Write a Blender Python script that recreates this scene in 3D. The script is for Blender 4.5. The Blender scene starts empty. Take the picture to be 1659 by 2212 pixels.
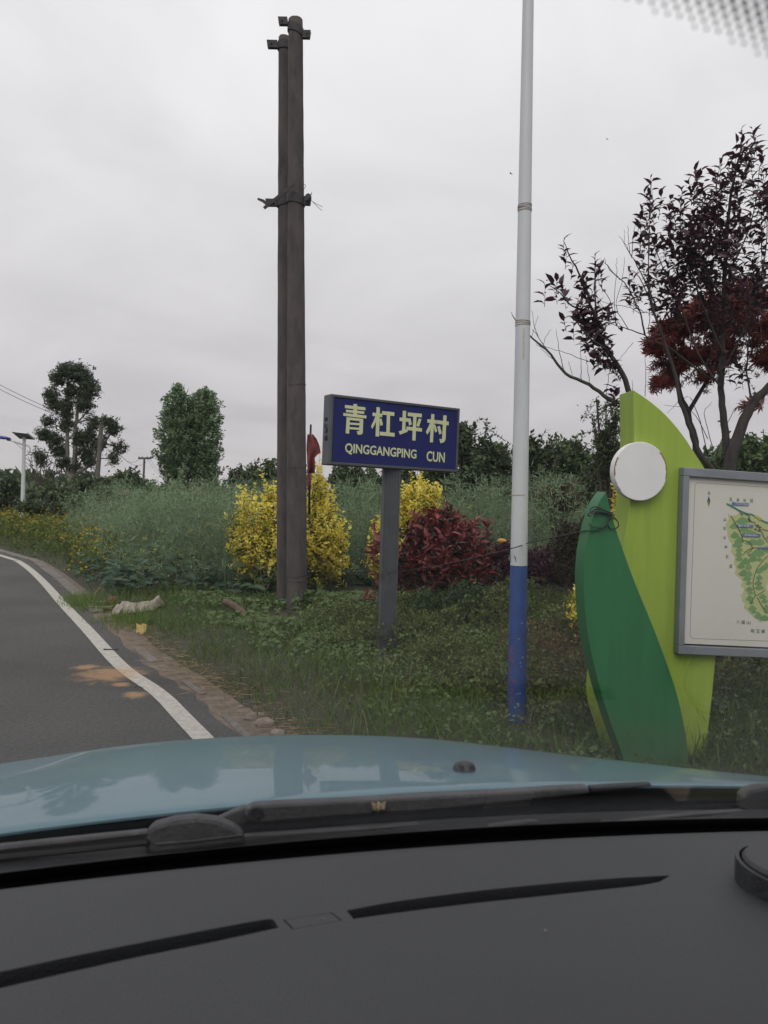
import bpy, bmesh, math, random
import numpy as np
from mathutils import Vector, Matrix

sc = bpy.context.scene
COL = sc.collection
rng = np.random.default_rng(7)
PI = math.pi

# ------------------------------------------------------------------ camera
CAM = np.array([0.0, 0.0, 1.42])
FOC, CX, CY = 1655.0, 829.5, 1106.0            # focal length and centre in units of a 1659 x 2212 picture
pit, rol = math.atan(-31 / 1655), math.radians(1.2)
Fv = np.array([0, math.cos(pit), math.sin(pit)])
R0 = np.array([1.0, 0, 0]); U0 = np.array([0, -math.sin(pit), math.cos(pit)])
Rv = math.cos(rol) * R0 + math.sin(rol) * U0
Uv = -math.sin(rol) * R0 + math.cos(rol) * U0
cd = bpy.data.cameras.new('camera')
cam = bpy.data.objects.new('camera', cd); COL.objects.link(cam)
cam.matrix_world = Matrix(((Rv[0], Uv[0], -Fv[0], CAM[0]), (Rv[1], Uv[1], -Fv[1], CAM[1]), (Rv[2], Uv[2], -Fv[2], CAM[2]), (0, 0, 0, 1)))
cd.sensor_fit = 'VERTICAL'; cd.sensor_height = 36.0; cd.lens = 36.0 * FOC / 2212.0
cd.clip_start = 0.02; cd.clip_end = 5000
cd.dof.use_dof = True; cd.dof.focus_distance = 7.5; cd.dof.aperture_fstop = 10
sc.camera = cam
sc.render.resolution_x, sc.render.resolution_y = 768, 1024

# ------------------------------------------------------------------ sky, sun, exposure
SUN_EL, SUN_AZ = math.radians(46), math.radians(192)
w = bpy.data.worlds.new('World'); sc.world = w; w.use_nodes = True
nt = w.node_tree; nt.nodes.clear()
def wn(t, **k):
    n = nt.nodes.new(t)
    for a, b in k.items(): setattr(n, a, b)
    return n
out = wn('ShaderNodeOutputWorld'); bg = wn('ShaderNodeBackground'); bg.inputs['Strength'].default_value = 0.1
sky = wn('ShaderNodeTexSky', sky_type='NISHITA'); sky.sun_disc = False
sky.sun_elevation = SUN_EL; sky.sun_rotation = SUN_AZ
tc = wn('ShaderNodeTexCoord'); sx = wn('ShaderNodeSeparateXYZ'); nt.links.new(tc.outputs['Generated'], sx.inputs[0])
up = wn('ShaderNodeMath', operation='MAXIMUM'); up.inputs[1].default_value = 0.0; nt.links.new(sx.outputs['Z'], up.inputs[0])
gr = wn('ShaderNodeValToRGB'); nt.links.new(up.outputs[0], gr.inputs[0])
e = gr.color_ramp.elements
e[0].position = 0.0; e[0].color = (0.655, 0.622, 0.642, 1)
e[1].position = 1.0; e[1].color = (1.17, 1.15, 1.165, 1)
for p_, c_ in ((0.10, (0.675, 0.645, 0.665, 1)), (0.25, (0.80, 0.775, 0.795, 1)), (0.5, (1.03, 1.01, 1.025, 1))):
    q_ = e.new(p_); q_.color = c_
# cloud deck: the direction projected on a plane overhead
za = wn('ShaderNodeMath', operation='ADD'); za.inputs[1].default_value = 0.22; nt.links.new(up.outputs[0], za.inputs[0])
dx = wn('ShaderNodeMath', operation='DIVIDE'); dy = wn('ShaderNodeMath', operation='DIVIDE')
nt.links.new(sx.outputs['X'], dx.inputs[0]); nt.links.new(za.outputs[0], dx.inputs[1])
nt.links.new(sx.outputs['Y'], dy.inputs[0]); nt.links.new(za.outputs[0], dy.inputs[1])
cv = wn('ShaderNodeCombineXYZ'); nt.links.new(dx.outputs[0], cv.inputs[0]); nt.links.new(dy.outputs[0], cv.inputs[1])
n1 = wn('ShaderNodeTexNoise'); n1.inputs['Scale'].default_value = 1.5; n1.inputs['Detail'].default_value = 7; n1.inputs['Roughness'].default_value = 0.52
n1.inputs['Distortion'].default_value = 0.5
nt.links.new(cv.outputs[0], n1.inputs['Vector'])
mr = wn('ShaderNodeMapRange'); mr.inputs['From Min'].default_value = 0.3; mr.inputs['From Max'].default_value = 0.7
mr.inputs['To Min'].default_value = 8.9; mr.inputs['To Max'].default_value = 10.9
nt.links.new(n1.outputs['Fac'], mr.inputs['Value'])
vm = wn('ShaderNodeVectorMath', operation='SCALE'); nt.links.new(gr.outputs[0], vm.inputs[0]); nt.links.new(mr.outputs[0], vm.inputs['Scale'])
mx = wn('ShaderNodeMix', data_type='RGBA'); mx.inputs[0].default_value = 0.96
nt.links.new(sky.outputs[0], mx.inputs[6]); nt.links.new(vm.outputs[0], mx.inputs[7])
nt.links.new(mx.outputs[2], bg.inputs['Color']); nt.links.new(bg.outputs[0], out.inputs[0])

sl = bpy.data.lights.new('sun', 'SUN'); sl.energy = 1.3; sl.angle = math.radians(40); sl.color = (1, 0.96, 0.9)
so = bpy.data.objects.new('sun', sl); COL.objects.link(so)
sd = Vector((math.sin(SUN_AZ) * math.cos(SUN_EL), math.cos(SUN_AZ) * math.cos(SUN_EL), math.sin(SUN_EL)))
so.rotation_euler = sd.to_track_quat('Z', 'Y').to_euler(); so.location = (0, -5, 30)

sc.view_settings.view_transform = 'Standard'; sc.view_settings.look = 'None'
sc.view_settings.exposure = 0.0; sc.view_settings.gamma = 1.0; sc.view_settings.use_curve_mapping = False
sc.cycles.max_bounces = 6; sc.cycles.diffuse_bounces = 3; sc.cycles.glossy_bounces = 3
sc.cycles.transmission_bounces = 3; sc.cycles.transparent_max_bounces = 12
sc.cycles.caustics_reflective = False; sc.cycles.caustics_refractive = False
sc.cycles.use_denoising = True

# ------------------------------------------------------------------ picture <-> place
def ray(px, py): return Fv + ((px - CX) / FOC) * Rv + ((CY - py) / FOC) * Uv
def wp(px, py, d):
    """the point seen at (px, py) that lies d metres ahead"""
    r = ray(px, py); return CAM + r * (d / r[1])
def on_z(px, py, z=0.0):
    r = ray(px, py); return CAM + r * ((z - CAM[2]) / r[2])
def on_plane(px, py, P, n):
    r = ray(px, py); return CAM + r * (np.dot(P - CAM, n) / np.dot(r, n))
def nrm(v):
    v = np.asarray(v, float); return v / (np.linalg.norm(v, axis=-1, keepdims=True) + 1e-12)

# ------------------------------------------------------------------ materials
def mat(name, col=(.5, .5, .5), rough=.6, metal=0.0, spec=None, coat=0.0, var=0.0, scale=8.0, bump=0.0, bscale=None, col2=None, stretch=None, detail=5):
    m = bpy.data.materials.new(name); m.use_nodes = True
    t = m.node_tree; b = t.nodes['Principled BSDF']
    b.inputs['Roughness'].default_value = rough; b.inputs['Metallic'].default_value = metal
    b.inputs['Base Color'].default_value = (*col, 1); b.inputs['Coat Weight'].default_value = coat
    if spec is not None: b.inputs['Specular IOR Level'].default_value = spec
    if var or bump:
        tcn = t.nodes.new('ShaderNodeTexCoord'); mp = t.nodes.new('ShaderNodeMapping')
        t.links.new(tcn.outputs['Object'], mp.inputs[0])
        if stretch: mp.inputs['Scale'].default_value = stretch
        nz = t.nodes.new('ShaderNodeTexNoise'); nz.inputs['Scale'].default_value = scale; nz.inputs['Detail'].default_value = detail; nz.inputs['Roughness'].default_value = .65
        t.links.new(mp.outputs[0], nz.inputs['Vector'])
        if var:
            cr = t.nodes.new('ShaderNodeValToRGB'); t.links.new(nz.outputs['Fac'], cr.inputs[0])
            c2 = col2 if col2 else tuple(x * (1 - var) for x in col)
            cr.color_ramp.elements[0].position = .32; cr.color_ramp.elements[0].color = (*c2, 1)
            cr.color_ramp.elements[1].position = .68; cr.color_ramp.elements[1].color = (*(col if col2 else tuple(min(1, x * (1 + var * .5)) for x in col)), 1)
            t.links.new(cr.outputs[0], b.inputs['Base Color'])
        if bump:
            n2 = nz
            if bscale:
                n2 = t.nodes.new('ShaderNodeTexNoise'); n2.inputs['Scale'].default_value = bscale; n2.inputs['Detail'].default_value = 4
                t.links.new(mp.outputs[0], n2.inputs['Vector'])
            bp = t.nodes.new('ShaderNodeBump'); bp.inputs['Strength'].default_value = bump; bp.inputs['Distance'].default_value = .01
            t.links.new(n2.outputs['Fac'], bp.inputs['Height']); t.links.new(bp.outputs[0], b.inputs['Normal'])
    return m

def leafmat(name, cols, rough=.5, trans=.3, spec=.35):
    """leaves: one colour out of a ramp per leaf, some light passing through"""
    m = bpy.data.materials.new(name); m.use_nodes = True
    t = m.node_tree; b = t.nodes['Principled BSDF']; o = t.nodes['Material Output']
    g = t.nodes.new('ShaderNodeNewGeometry'); cr = t.nodes.new('ShaderNodeValToRGB')
    t.links.new(g.outputs['Random Per Island'], cr.inputs[0])
    els = cr.color_ramp.elements
    n = len(cols)
    els[0].color = (*cols[0], 1); els[1].color = (*cols[-1], 1)
    for i in range(1, n - 1):
        q = els.new(i / (n - 1)); q.color = (*cols[i], 1)
    t.links.new(cr.outputs[0], b.inputs['Base Color'])
    b.inputs['Roughness'].default_value = rough; b.inputs['Specular IOR Level'].default_value = spec
    if trans:
        tr = t.nodes.new('ShaderNodeBsdfTranslucent'); t.links.new(cr.outputs[0], tr.inputs[0])
        mi = t.nodes.new('ShaderNodeMixShader'); mi.inputs[0].default_value = trans
        t.links.new(b.outputs[0], mi.inputs[1]); t.links.new(tr.outputs[0], mi.inputs[2]); t.links.new(mi.outputs[0], o.inputs[0])
    return m

# ------------------------------------------------------------------ meshes and objects
class MB:
    def __init__(s): s.V = []; s.F = []; s.n = 0
    def add(s, V, F):
        V = np.asarray(V, float).reshape(-1, 3)
        for f in (F if isinstance(F, list) else [F]):
            f = np.asarray(f)
            if f.ndim == 1: f = f[None]
            s.F.append(f + s.n)
        s.V.append(V); s.n += len(V); return s
    def mesh(s, name):
        me = bpy.data.meshes.new(name)
        V = np.concatenate(s.V); tot = np.concatenate([np.full(len(f), f.shape[1]) for f in s.F]).astype(np.int32)
        idx = np.concatenate([f.ravel() for f in s.F]).astype(np.int32)
        me.vertices.add(len(V)); me.vertices.foreach_set('co', V.astype(np.float32).ravel())
        me.loops.add(len(idx)); me.loops.foreach_set('vertex_index', idx)
        me.polygons.add(len(tot)); me.polygons.foreach_set('loop_start', np.concatenate([[0], np.cumsum(tot)[:-1]]).astype(np.int32))
        me.update(calc_edges=True); me.validate()
        return me
    def build(s, name, m, parent=None, smooth=False, **k):
        return link(name, s.mesh(name), m, parent, smooth, **k)

def tag(o, label=None, cat=None, group=None, kind=None):
    for a, b in (('label', label), ('category', cat), ('group', group), ('kind', kind)):
        if b: o[a] = b
    return o
def link(name, me, m, parent=None, smooth=False, **k):
    o = bpy.data.objects.new(name, me); COL.objects.link(o)
    if m is not None and not me.materials: me.materials.append(m)
    if not smooth: me.shade_flat()
    elif smooth is True: me.shade_smooth()
    else:
        me.shade_smooth(); me.set_sharp_from_angle(angle=smooth)
    if parent is not None:
        o.parent = parent
        if parent.type == 'EMPTY' or parent.location.length > 0: o.matrix_parent_inverse = Matrix.Translation(-parent.location)
    return tag(o, **k)
def thing(name, loc, label, cat, group=None):
    o = bpy.data.objects.new(name, None); COL.objects.link(o); o.location = Vector(loc); o.empty_display_size = .1
    return tag(o, label, cat, group)

BOXF = np.array([[0, 3, 2, 1], [4, 5, 6, 7], [0, 1, 5, 4], [1, 2, 6, 5], [2, 3, 7, 6], [3, 0, 4, 7]])
def box(c, ax, ay, az):
    c, ax, ay, az = (np.asarray(q, float) for q in (c, ax, ay, az))
    V = [c + sx_ * ax + sy_ * ay + sz_ * az for sz_ in (-1, 1) for sx_, sy_ in ((-1, -1), (1, -1), (1, 1), (-1, 1))]
    return np.array(V), BOXF
def tube(pts, rad, sides=6, cap=True):
    pts = np.asarray(pts, float); n = len(pts); rad = np.broadcast_to(np.asarray(rad, float), (n,))
    tan = np.gradient(pts, axis=0); tan = nrm(tan)
    ref = np.array([0, 0, 1.0]) if abs(tan[0][2]) < .9 else np.array([1.0, 0, 0])
    V = []
    a = np.arange(sides) * 2 * PI / sides
    for i in range(n):
        s = nrm(np.cross(tan[i], ref)); t = np.cross(s, tan[i]); ref = -np.cross(s, tan[i]) if False else ref
        V.append(pts[i] + rad[i] * (np.cos(a)[:, None] * s + np.sin(a)[:, None] * t))
    V = np.concatenate(V); F = []
    i0 = np.arange(sides); i1 = (i0 + 1) % sides
    for i in range(n - 1):
        F.append(np.stack([i * sides + i0, i * sides + i1, (i + 1) * sides + i1, (i + 1) * sides + i0], 1))
    F = [np.concatenate(F)]
    if cap: F += [i0[::-1][None], (i0 + (n - 1) * sides)[None]]
    return V, F
def smoothline(pts, k=6):
    pts = np.asarray(pts, float); n = len(pts)
    if n < 3: return np.array([pts[0] + (pts[-1] - pts[0]) * t for t in np.linspace(0, 1, k + 1)])
    P = np.concatenate([[2 * pts[0] - pts[1]], pts, [2 * pts[-1] - pts[-2]]]); o = []
    for i in range(1, n):
        for t in np.arange(k) / k:
            a, b, c, d = P[i - 1], P[i], P[i + 1], P[i + 2]
            o.append(.5 * (2 * b + (c - a) * t + (2 * a - 5 * b + 4 * c - d) * t * t + (3 * b - a - 3 * c + d) * t ** 3))
    o.append(pts[-1]); return np.array(o)
def prism(poly, back):
    """closed outline (n,3) and the vector from its front face to its back face"""
    poly = np.asarray(poly, float); n = len(poly); i0 = np.arange(n); i1 = (i0 + 1) % n
    return np.concatenate([poly, poly + np.asarray(back)]), [i0[None], (i0[::-1] + n)[None], np.stack([i1, i0, i0 + n, i1 + n], 1)]
def bevel_obj(o, wd, seg=2, ang=35):
    b = o.modifiers.new('bevel', 'BEVEL'); b.width = wd; b.segments = seg; b.limit_method = 'ANGLE'; b.angle_limit = math.radians(ang); return o
def gridfaces(nu, nv):
    i = np.arange(nu - 1)[:, None] * nv + np.arange(nv - 1)[None]
    i = i.ravel(); return np.stack([i, i + nv, i + nv + 1, i + 1], 1)
def sheet(G, back):
    """thick sheet from a grid of points (nu,nv,3)"""
    nu, nv = G.shape[:2]; f = gridfaces(nu, nv); n = nu * nv
    back = np.broadcast_to(np.asarray(back, float), G.shape).reshape(-1, 3)
    V = np.concatenate([G.reshape(-1, 3), G.reshape(-1, 3) + back])
    ring = np.concatenate([np.arange(nu) * nv, (nu - 1) * nv + np.arange(1, nv), (np.arange(nu - 1)[::-1]) * nv + nv - 1, np.arange(1, nv - 1)[::-1]])
    r2 = np.roll(ring, -1)
    return V, [f, f[:, ::-1] + n, np.stack([r2, ring, ring + n, r2 + n], 1)]

# ------------------------------------------------------------------ writing: outlines of text made into meshes once, before anything heavy
_txt = {}
def text_mesh(s, bold=0.0):
    if (s, bold) in _txt: return _txt[(s, bold)]
    c = bpy.data.curves.new('lettering', 'FONT'); c.body = s; c.offset = bold; c.resolution_u = 4
    o = bpy.data.objects.new('lettering', c); COL.objects.link(o)
    dg = bpy.context.evaluated_depsgraph_get(); me = o.evaluated_get(dg).to_mesh()
    V = np.array([v.co[:] for v in me.vertices]); F = [list(p.vertices) for p in me.polygons]
    bpy.data.objects.remove(o); bpy.data.curves.remove(c)
    lo, hi = V[:, :2].min(0), V[:, :2].max(0)
    V = (V[:, :2] - lo) / (hi - lo)
    _txt[(s, bold)] = (V, F); return V, F
def text_on(mb, s, o, ex, ey, wd, ht, bold=0.0, lift=0.0, nv=None, thick=0.0):
    """text filling a box of wd x ht metres with its lower left corner at o"""
    V, F = text_mesh(s, bold)
    P = o + V[:, :1] * wd * ex + V[:, 1:2] * ht * ey
    if nv is not None: P = P + nv * lift
    by = {}
    for f in F: by.setdefault(len(f), []).append(f)
    mb.add(P, [np.array(v) for v in by.values()])
    if thick:
        cnt = {}
        for f in F:
            for a_, b_ in zip(f, f[1:] + f[:1]): cnt[(a_, b_)] = 1
        ed = np.array([(a_, b_) for (a_, b_) in cnt if (b_, a_) not in cnt]); n = len(P)
        mb.add(np.concatenate([P, P - nv * thick]), np.stack([ed[:, 1], ed[:, 0], ed[:, 0] + n, ed[:, 1] + n], 1))
for s_, b_ in [('QINGGANGPING', .02), ('CUN', .02)] + [(c, .012) for c in '北五龙社区止戈火街八面山苟王寨景客交通崖汉墓遗址露台站三杉']:
    text_mesh(s_, b_)

# ------------------------------------------------------------------ road and lie of the land
LINE_PX = [(443, 1600), (345, 1500), (262, 1440), (190, 1362), (136, 1305), (96, 1260), (64, 1230), (36, 1211), (12, 1203.5)]
LP = [on_z(x, y)[:2] for x, y in LINE_PX]
d0 = LP[0] - LP[1]; d0 /= np.linalg.norm(d0)
dE = LP[-1] - LP[-2]; dE /= np.linalg.norm(dE)
LP = [LP[0] + d0 * 14, LP[0] + d0 * 5] + LP + [LP[-1] + dE * 9, LP[-1] + dE * 30]
RL = smoothline(np.c_[np.array(LP), np.zeros(len(LP))], 8)[:, :2]      # middle of the white edge line, from behind the car into the distance
tanR = nrm(np.gradient(RL, axis=0)); norR = np.c_[tanR[:, 1], -tanR[:, 0]]   # points to the verge
def road_d(x, y):
    """signed distance right of the edge line and the arc position"""
    P = np.stack([np.asarray(x, float).ravel(), np.asarray(y, float).ravel()], 1)
    best = np.full(len(P), 1e9); sg = np.zeros(len(P))
    for i in range(len(RL) - 1):
        a, b = RL[i], RL[i + 1]; ab = b - a
        t = np.clip(((P - a) @ ab) / (ab @ ab), 0, 1); q = P - (a + t[:, None] * ab)
        d = np.hypot(q[:, 0], q[:, 1]); s = np.sign(q @ np.array([ab[1], -ab[0]]))
        m = d < best; best[m] = d[m]; sg[m] = s[m]
    return (best * sg).reshape(np.shape(x))
def gz(x, y):
    x = np.asarray(x, float); y = np.asarray(y, float)
    d = road_d(x, y)
    t = np.clip((d - .22) / .9, 0, 1); t = t * t * (3 - 2 * t)
    z = -.035 + t * (.10 + .025 * np.sin(1.9 * x + .7 * y) + .02 * np.sin(3.3 * y - 1.1 * x + 1))
    t2 = np.clip((y - 9) / 6, 0, 1) * np.clip((d - 2) / 3, 0, 1)
    return z + t2 * .12 - np.clip((y - 22) / 60, 0, 1) * .2
def ground_at(px, py):
    z = 0.0
    for _ in range(6):
        p = on_z(px, py, z); z = float(gz(p[0], p[1]))
    return on_z(px, py, z)

def soil_material():
    m = mat('soil', (.05, .042, .028), .95, var=.5, scale=3.0, bump=.6, bscale=40, col2=(.03, .036, .015)); return m
xs = np.concatenate([-np.geomspace(8, 900, 26)[::-1], np.linspace(-7.7, 7.7, 110), np.geomspace(8, 900, 26)])
ys = np.concatenate([-np.geomspace(3, 300, 14)[::-1], np.linspace(-2.5, 16, 120), np.geomspace(16.6, 2500, 34)])
GX, GY = np.meshgrid(xs, ys, indexing='ij'); GZ = gz(GX, GY)
MB().add(np.stack([GX, GY, GZ], -1).reshape(-1, 3), gridfaces(len(xs), len(ys))).build('ground', soil_material(), None, True, kind='structure')

def road_material():
    m = mat('asphalt', (.071, .069, .066), .85, bump=1.0, bscale=90, var=.5, scale=42)
    t = m.node_tree; b = t.nodes['Principled BSDF']
    src = b.inputs['Base Color'].links[0].from_socket
    g = t.nodes.new('ShaderNodeNewGeometry')
    # broad worn patches
    n0 = t.nodes.new('ShaderNodeTexNoise'); n0.inputs['Scale'].default_value = .8; n0.inputs['Detail'].default_value = 5
    t.links.new(g.outputs['Position'], n0.inputs['Vector'])
    m0 = t.nodes.new('ShaderNodeMapRange'); m0.inputs['From Min'].default_value = .35; m0.inputs['From Max'].default_value = .65; m0.inputs['To Min'].default_value = .84; m0.inputs['To Max'].default_value = 1.14
    t.links.new(n0.outputs['Fac'], m0.inputs['Value'])
    sc_ = t.nodes.new('ShaderNodeVectorMath'); sc_.operation = 'SCALE'; t.links.new(src, sc_.inputs[0]); t.links.new(m0.outputs[0], sc_.inputs['Scale'])
    cur = stain(t, g, sc_.outputs[0])
    t.links.new(cur, b.inputs['Base Color'])
    return m
def stain(t, g, cur):
    # spilled orange sand with ragged outlines
    nz = t.nodes.new('ShaderNodeTexNoise'); nz.inputs['Scale'].default_value = 9; nz.inputs['Detail'].default_value = 10; nz.inputs['Roughness'].default_value = .72
    t.links.new(g.outputs['Position'], nz.inputs['Vector'])
    for (px, py), (rx, ry), ang in (((238, 1456), (.27, .11), .35), ((186, 1441), (.12, .035), .2), ((292, 1501), (.09, .04), .3), ((262, 1478), (.07, .03), .3)):
        c = on_z(px, py)
        mp = t.nodes.new('ShaderNodeMapping'); mp.vector_type = 'TEXTURE'
        mp.inputs['Location'].default_value = tuple(c); mp.inputs['Rotation'].default_value = (0, 0, ang); mp.inputs['Scale'].default_value = (rx, ry * 2.6, 1)
        t.links.new(g.outputs['Position'], mp.inputs[0])
        ln = t.nodes.new('ShaderNodeVectorMath'); ln.operation = 'LENGTH'; t.links.new(mp.outputs[0], ln.inputs[0])
        ad = t.nodes.new('ShaderNodeMath'); ad.operation = 'MULTIPLY_ADD'; ad.inputs[1].default_value = 2.4
        t.links.new(nz.outputs['Fac'], ad.inputs[0]); t.links.new(ln.outputs['Value'], ad.inputs[2])
        r = t.nodes.new('ShaderNodeMapRange'); r.inputs['From Min'].default_value = 1.55; r.inputs['From Max'].default_value = 2.3; r.inputs['To Min'].default_value = .72; r.inputs['To Max'].default_value = 0
        t.links.new(ad.outputs[0], r.inputs['Value'])
        x = t.nodes.new('ShaderNodeMix'); x.data_type = 'RGBA'; t.links.new(r.outputs[0], x.inputs[0]); t.links.new(cur, x.inputs[6]); x.inputs[7].default_value = (.42, .25, .125, 1)
        cur = x.outputs[2]
    return cur
def ribbon(o0, o1, z):
    A = RL + norR * o0 if np.isscalar(o0) else RL + norR * o0[:, None]
    B = RL + norR * o1 if np.isscalar(o1) else RL + norR * o1[:, None]
    V = np.concatenate([np.c_[A, np.full(len(A), z)], np.c_[B, np.full(len(B), z)]]); n = len(A); i = np.arange(n - 1)
    return V, np.stack([i, i + n, i + n + 1, i + 1], 1)
jag = .20 + .025 * np.sin(np.arange(len(RL)) * 1.7)
Er = RL + norR * jag[:, None]; nb = 22
Lf = np.array([RL[0] - norR[0] * 6.4, RL[nb] - norR[nb] * 6.4, RL[-1] - norR[-1] * 6.4])
rpoly = np.concatenate([Er, Lf[::-1]]); rv = [Vector((*q, 0)) for q in rpoly]
from mathutils.geometry import tessellate_polygon
rt = np.array(tessellate_polygon([rv])); rp = np.c_[rpoly, np.zeros(len(rpoly))]
up_m = np.cross(rp[rt[:, 1]] - rp[rt[:, 0]], rp[rt[:, 2]] - rp[rt[:, 0]])[:, 2] < 0; rt[up_m] = rt[up_m][:, ::-1]
road = MB().add(rp, rt).build('road', road_material(), None, kind='structure')
lm = mat('road_paint', (.50, .48, .43), .8, var=.35, scale=22, col2=(.33, .315, .285), bump=.3)
tl = lm.node_tree; bl = tl.nodes['Principled BSDF']; gl = tl.nodes.new('ShaderNodeNewGeometry')
tl.links.new(stain(tl, gl, bl.inputs['Base Color'].links[0].from_socket), bl.inputs['Base Color'])
V_, F_ = ribbon(-.06, .06, .004)
MB().add(V_, F_).build('edge_line', lm, road, label='off-white painted edge line along the verge side of the road')

# kerb: low pale concrete stones, whole in the distance and broken near the car
conc = mat('kerb_concrete', (.165, .148, .132), .9, var=.35, scale=14, bump=.5, bscale=60)
kerb = MB()
seg = np.r_[0, np.cumsum(np.linalg.norm(np.diff(RL, axis=0), axis=1))]
def at_s(s, o):
    i = min(max(np.searchsorted(seg, s) - 1, 0), len(RL) - 2); t = (s - seg[i]) / (seg[i + 1] - seg[i])
    return RL[i] * (1 - t) + RL[i + 1] * t + norR[i] * o
def s_of(px, py):
    p = on_z(px, py)[:2]; return seg[np.argmin(np.linalg.norm(RL - p, axis=1))]
sN, sM, sF = s_of(443, 1600), s_of(150, 1318), seg[-1]
kl = []
s = sM - .3
while s < sF - 1:
    L = .95; kl.append((s, s + L, .21, .36, .024 + .008 * rng.standard_normal())); s += L + .025
s = sN - 3.0
while s < s_of(262, 1400):
    L = rng.uniform(.35, .8); kl.append((s, s + L,   .235 + rng.uniform(-.01, .02), .31 + rng.uniform(-.03, .03), .007 + .003 * rng.standard_normal())); s += L + rng.uniform(.3, 1.1)
V_, F_ = ribbon(.19, .47, -.012)
kerb_o = MB().add(V_, F_).build('kerb', mat('kerb_bed', (.16, .125, .095), .95, var=.5, scale=9, bump=.5, bscale=50), None, kind='structure')
for a, b, o0, o1, h in kl:
    c = [at_s(a, o0), at_s(b, o0), at_s(b, o1), at_s(a, o1)]; h = max(h, .004)
    j = rng.uniform(-.012, .012, (4, 3)) * (1, 1, .4)
    o = MB().add(*prism(np.array([np.r_[q, h] for q in c]) + j, (0, 0, -.12))).build('kerb_stone', conc, kerb_o)
    bevel_obj(o, .012, 1)

# ------------------------------------------------------------------ plant builders
def perp(A):
    r = np.where(np.abs(A[:, 2:3]) < .9, np.array([[0, 0, 1.0]]), np.array([[1.0, 0, 0]]))
    S = nrm(np.cross(A, r)); return S
def leaves(mb, P, A, L, W, kind='fold', droop=.15, roll=None, N=None):
    """P base points, A unit axes, L lengths, W half-widths"""
    n = len(P); A = nrm(A); L = np.broadcast_to(L, (n,))[:, None]; W = np.broadcast_to(W, (n,))[:, None]
    if N is None:
        S = perp(A)
        a = rng.uniform(0, 2 * PI, n) if roll is None else rng.normal(0, roll, n)
        T = np.cross(S, A); S = np.cos(a)[:, None] * S + np.sin(a)[:, None] * T
        N = np.cross(S, A)
    else:
        S = nrm(np.cross(A, N)); N = np.cross(S, A)
    i = np.arange(n)[:, None]
    if kind == 'fold':      # 5 points: folded along the midrib, tip drooping
        V = np.stack([P, P + A * L * .45 + S * W + N * W * .3, P + A * L * .45 - S * W + N * W * .3, P + A * L * .5 - N * L * droop * .15, P + A * L * .96 - N * L * droop], 1)
        F = np.concatenate([i * 5 + np.array([[0, 2, 3]]), i * 5 + np.array([[2, 4, 3]]), i * 5 + np.array([[0, 3, 1]]), i * 5 + np.array([[3, 4, 1]])])
    elif kind == 'long':    # 8 points: longer leaf that curls over
        V = np.stack([P, P + A * L * .3 + S * W * .85 + N * W * .35, P + A * L * .3 - S * W * .85 + N * W * .35, P + A * L * .33,
                      P + A * L * .64 + S * W * .8 + N * (W * .3 - L * droop * .35), P + A * L * .64 - S * W * .8 + N * (W * .3 - L * droop * .35), P + A * L * .66 - N * L * droop * .4,
                      P + A * L * .95 - N * L * droop], 1)
        f = lambda *q: i * 8 + np.array([q])
        F = [np.concatenate([f(0, 2, 3), f(0, 3, 1), f(5, 7, 6), f(6, 7, 4)]), np.concatenate([f(2, 5, 6, 3), f(3, 6, 4, 1)])]
    elif kind == 'kite':
        V = np.stack([P, P + A * L * .45 + S * W, P + A * L - N * L * droop, P + A * L * .45 - S * W], 1)
        F = np.concatenate([i * 4 + np.array([[0, 3, 2]]), i * 4 + np.array([[0, 2, 1]])])
    elif kind == 'blade':   # grass: 5 points
        V = np.stack([P - S * W, P + S * W, P + A * L * .55 - S * W * .7 - N * L * droop * .25, P + A * L * .55 + S * W * .7 - N * L * droop * .25, P + A * L * .95 - N * L * droop], 1)
        F = [i * 5 + np.array([[0, 1, 3, 2]]), i * 5 + np.array([[2, 3, 4]])]
    elif kind == 'palm':    # maple leaf of five narrow lobes
        c = [P]; F = []
        for k, (a, l) in enumerate(((-1.25, .6), (-.62, .9), (0, 1.0), (.62, .9), (1.25, .6))):
            D = math.cos(a) * A + math.sin(a) * S; Q = -math.sin(a) * A + math.cos(a) * S
            c += [P + D * L * l * .42 + Q * W * .5, P + D * L * l * .42 - Q * W * .5, P + D * L * l - N * L * droop * l]
            F += [i * 16 + np.array([[0, 2 + 3 * k, 1 + 3 * k]]), i * 16 + np.array([[2 + 3 * k, 3 + 3 * k, 1 + 3 * k]])]
        V = np.stack(c, 1); F = np.concatenate(F)
    elif kind == 'heart':   # broad leaf
        V = np.stack([P, P - A * L * .12 + S * W * .6 + N * W * .1, P + A * L * .3 + S * W + N * W * .15, P + A * L * .7 + S * W * .6, P + A * L - N * L * droop,
                      P + A * L * .7 - S * W * .6, P + A * L * .3 - S * W + N * W * .15, P - A * L * .12 - S * W * .6 + N * W * .1], 1)
        q = np.array([[0, 1, 2], [0, 2, 3], [0, 3, 4], [0, 4, 5], [0, 5, 6], [0, 6, 7]])
        F = np.concatenate([i * 8 + r[None] for r in q])
    mb.add(V.reshape(-1, 3), F)
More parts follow.
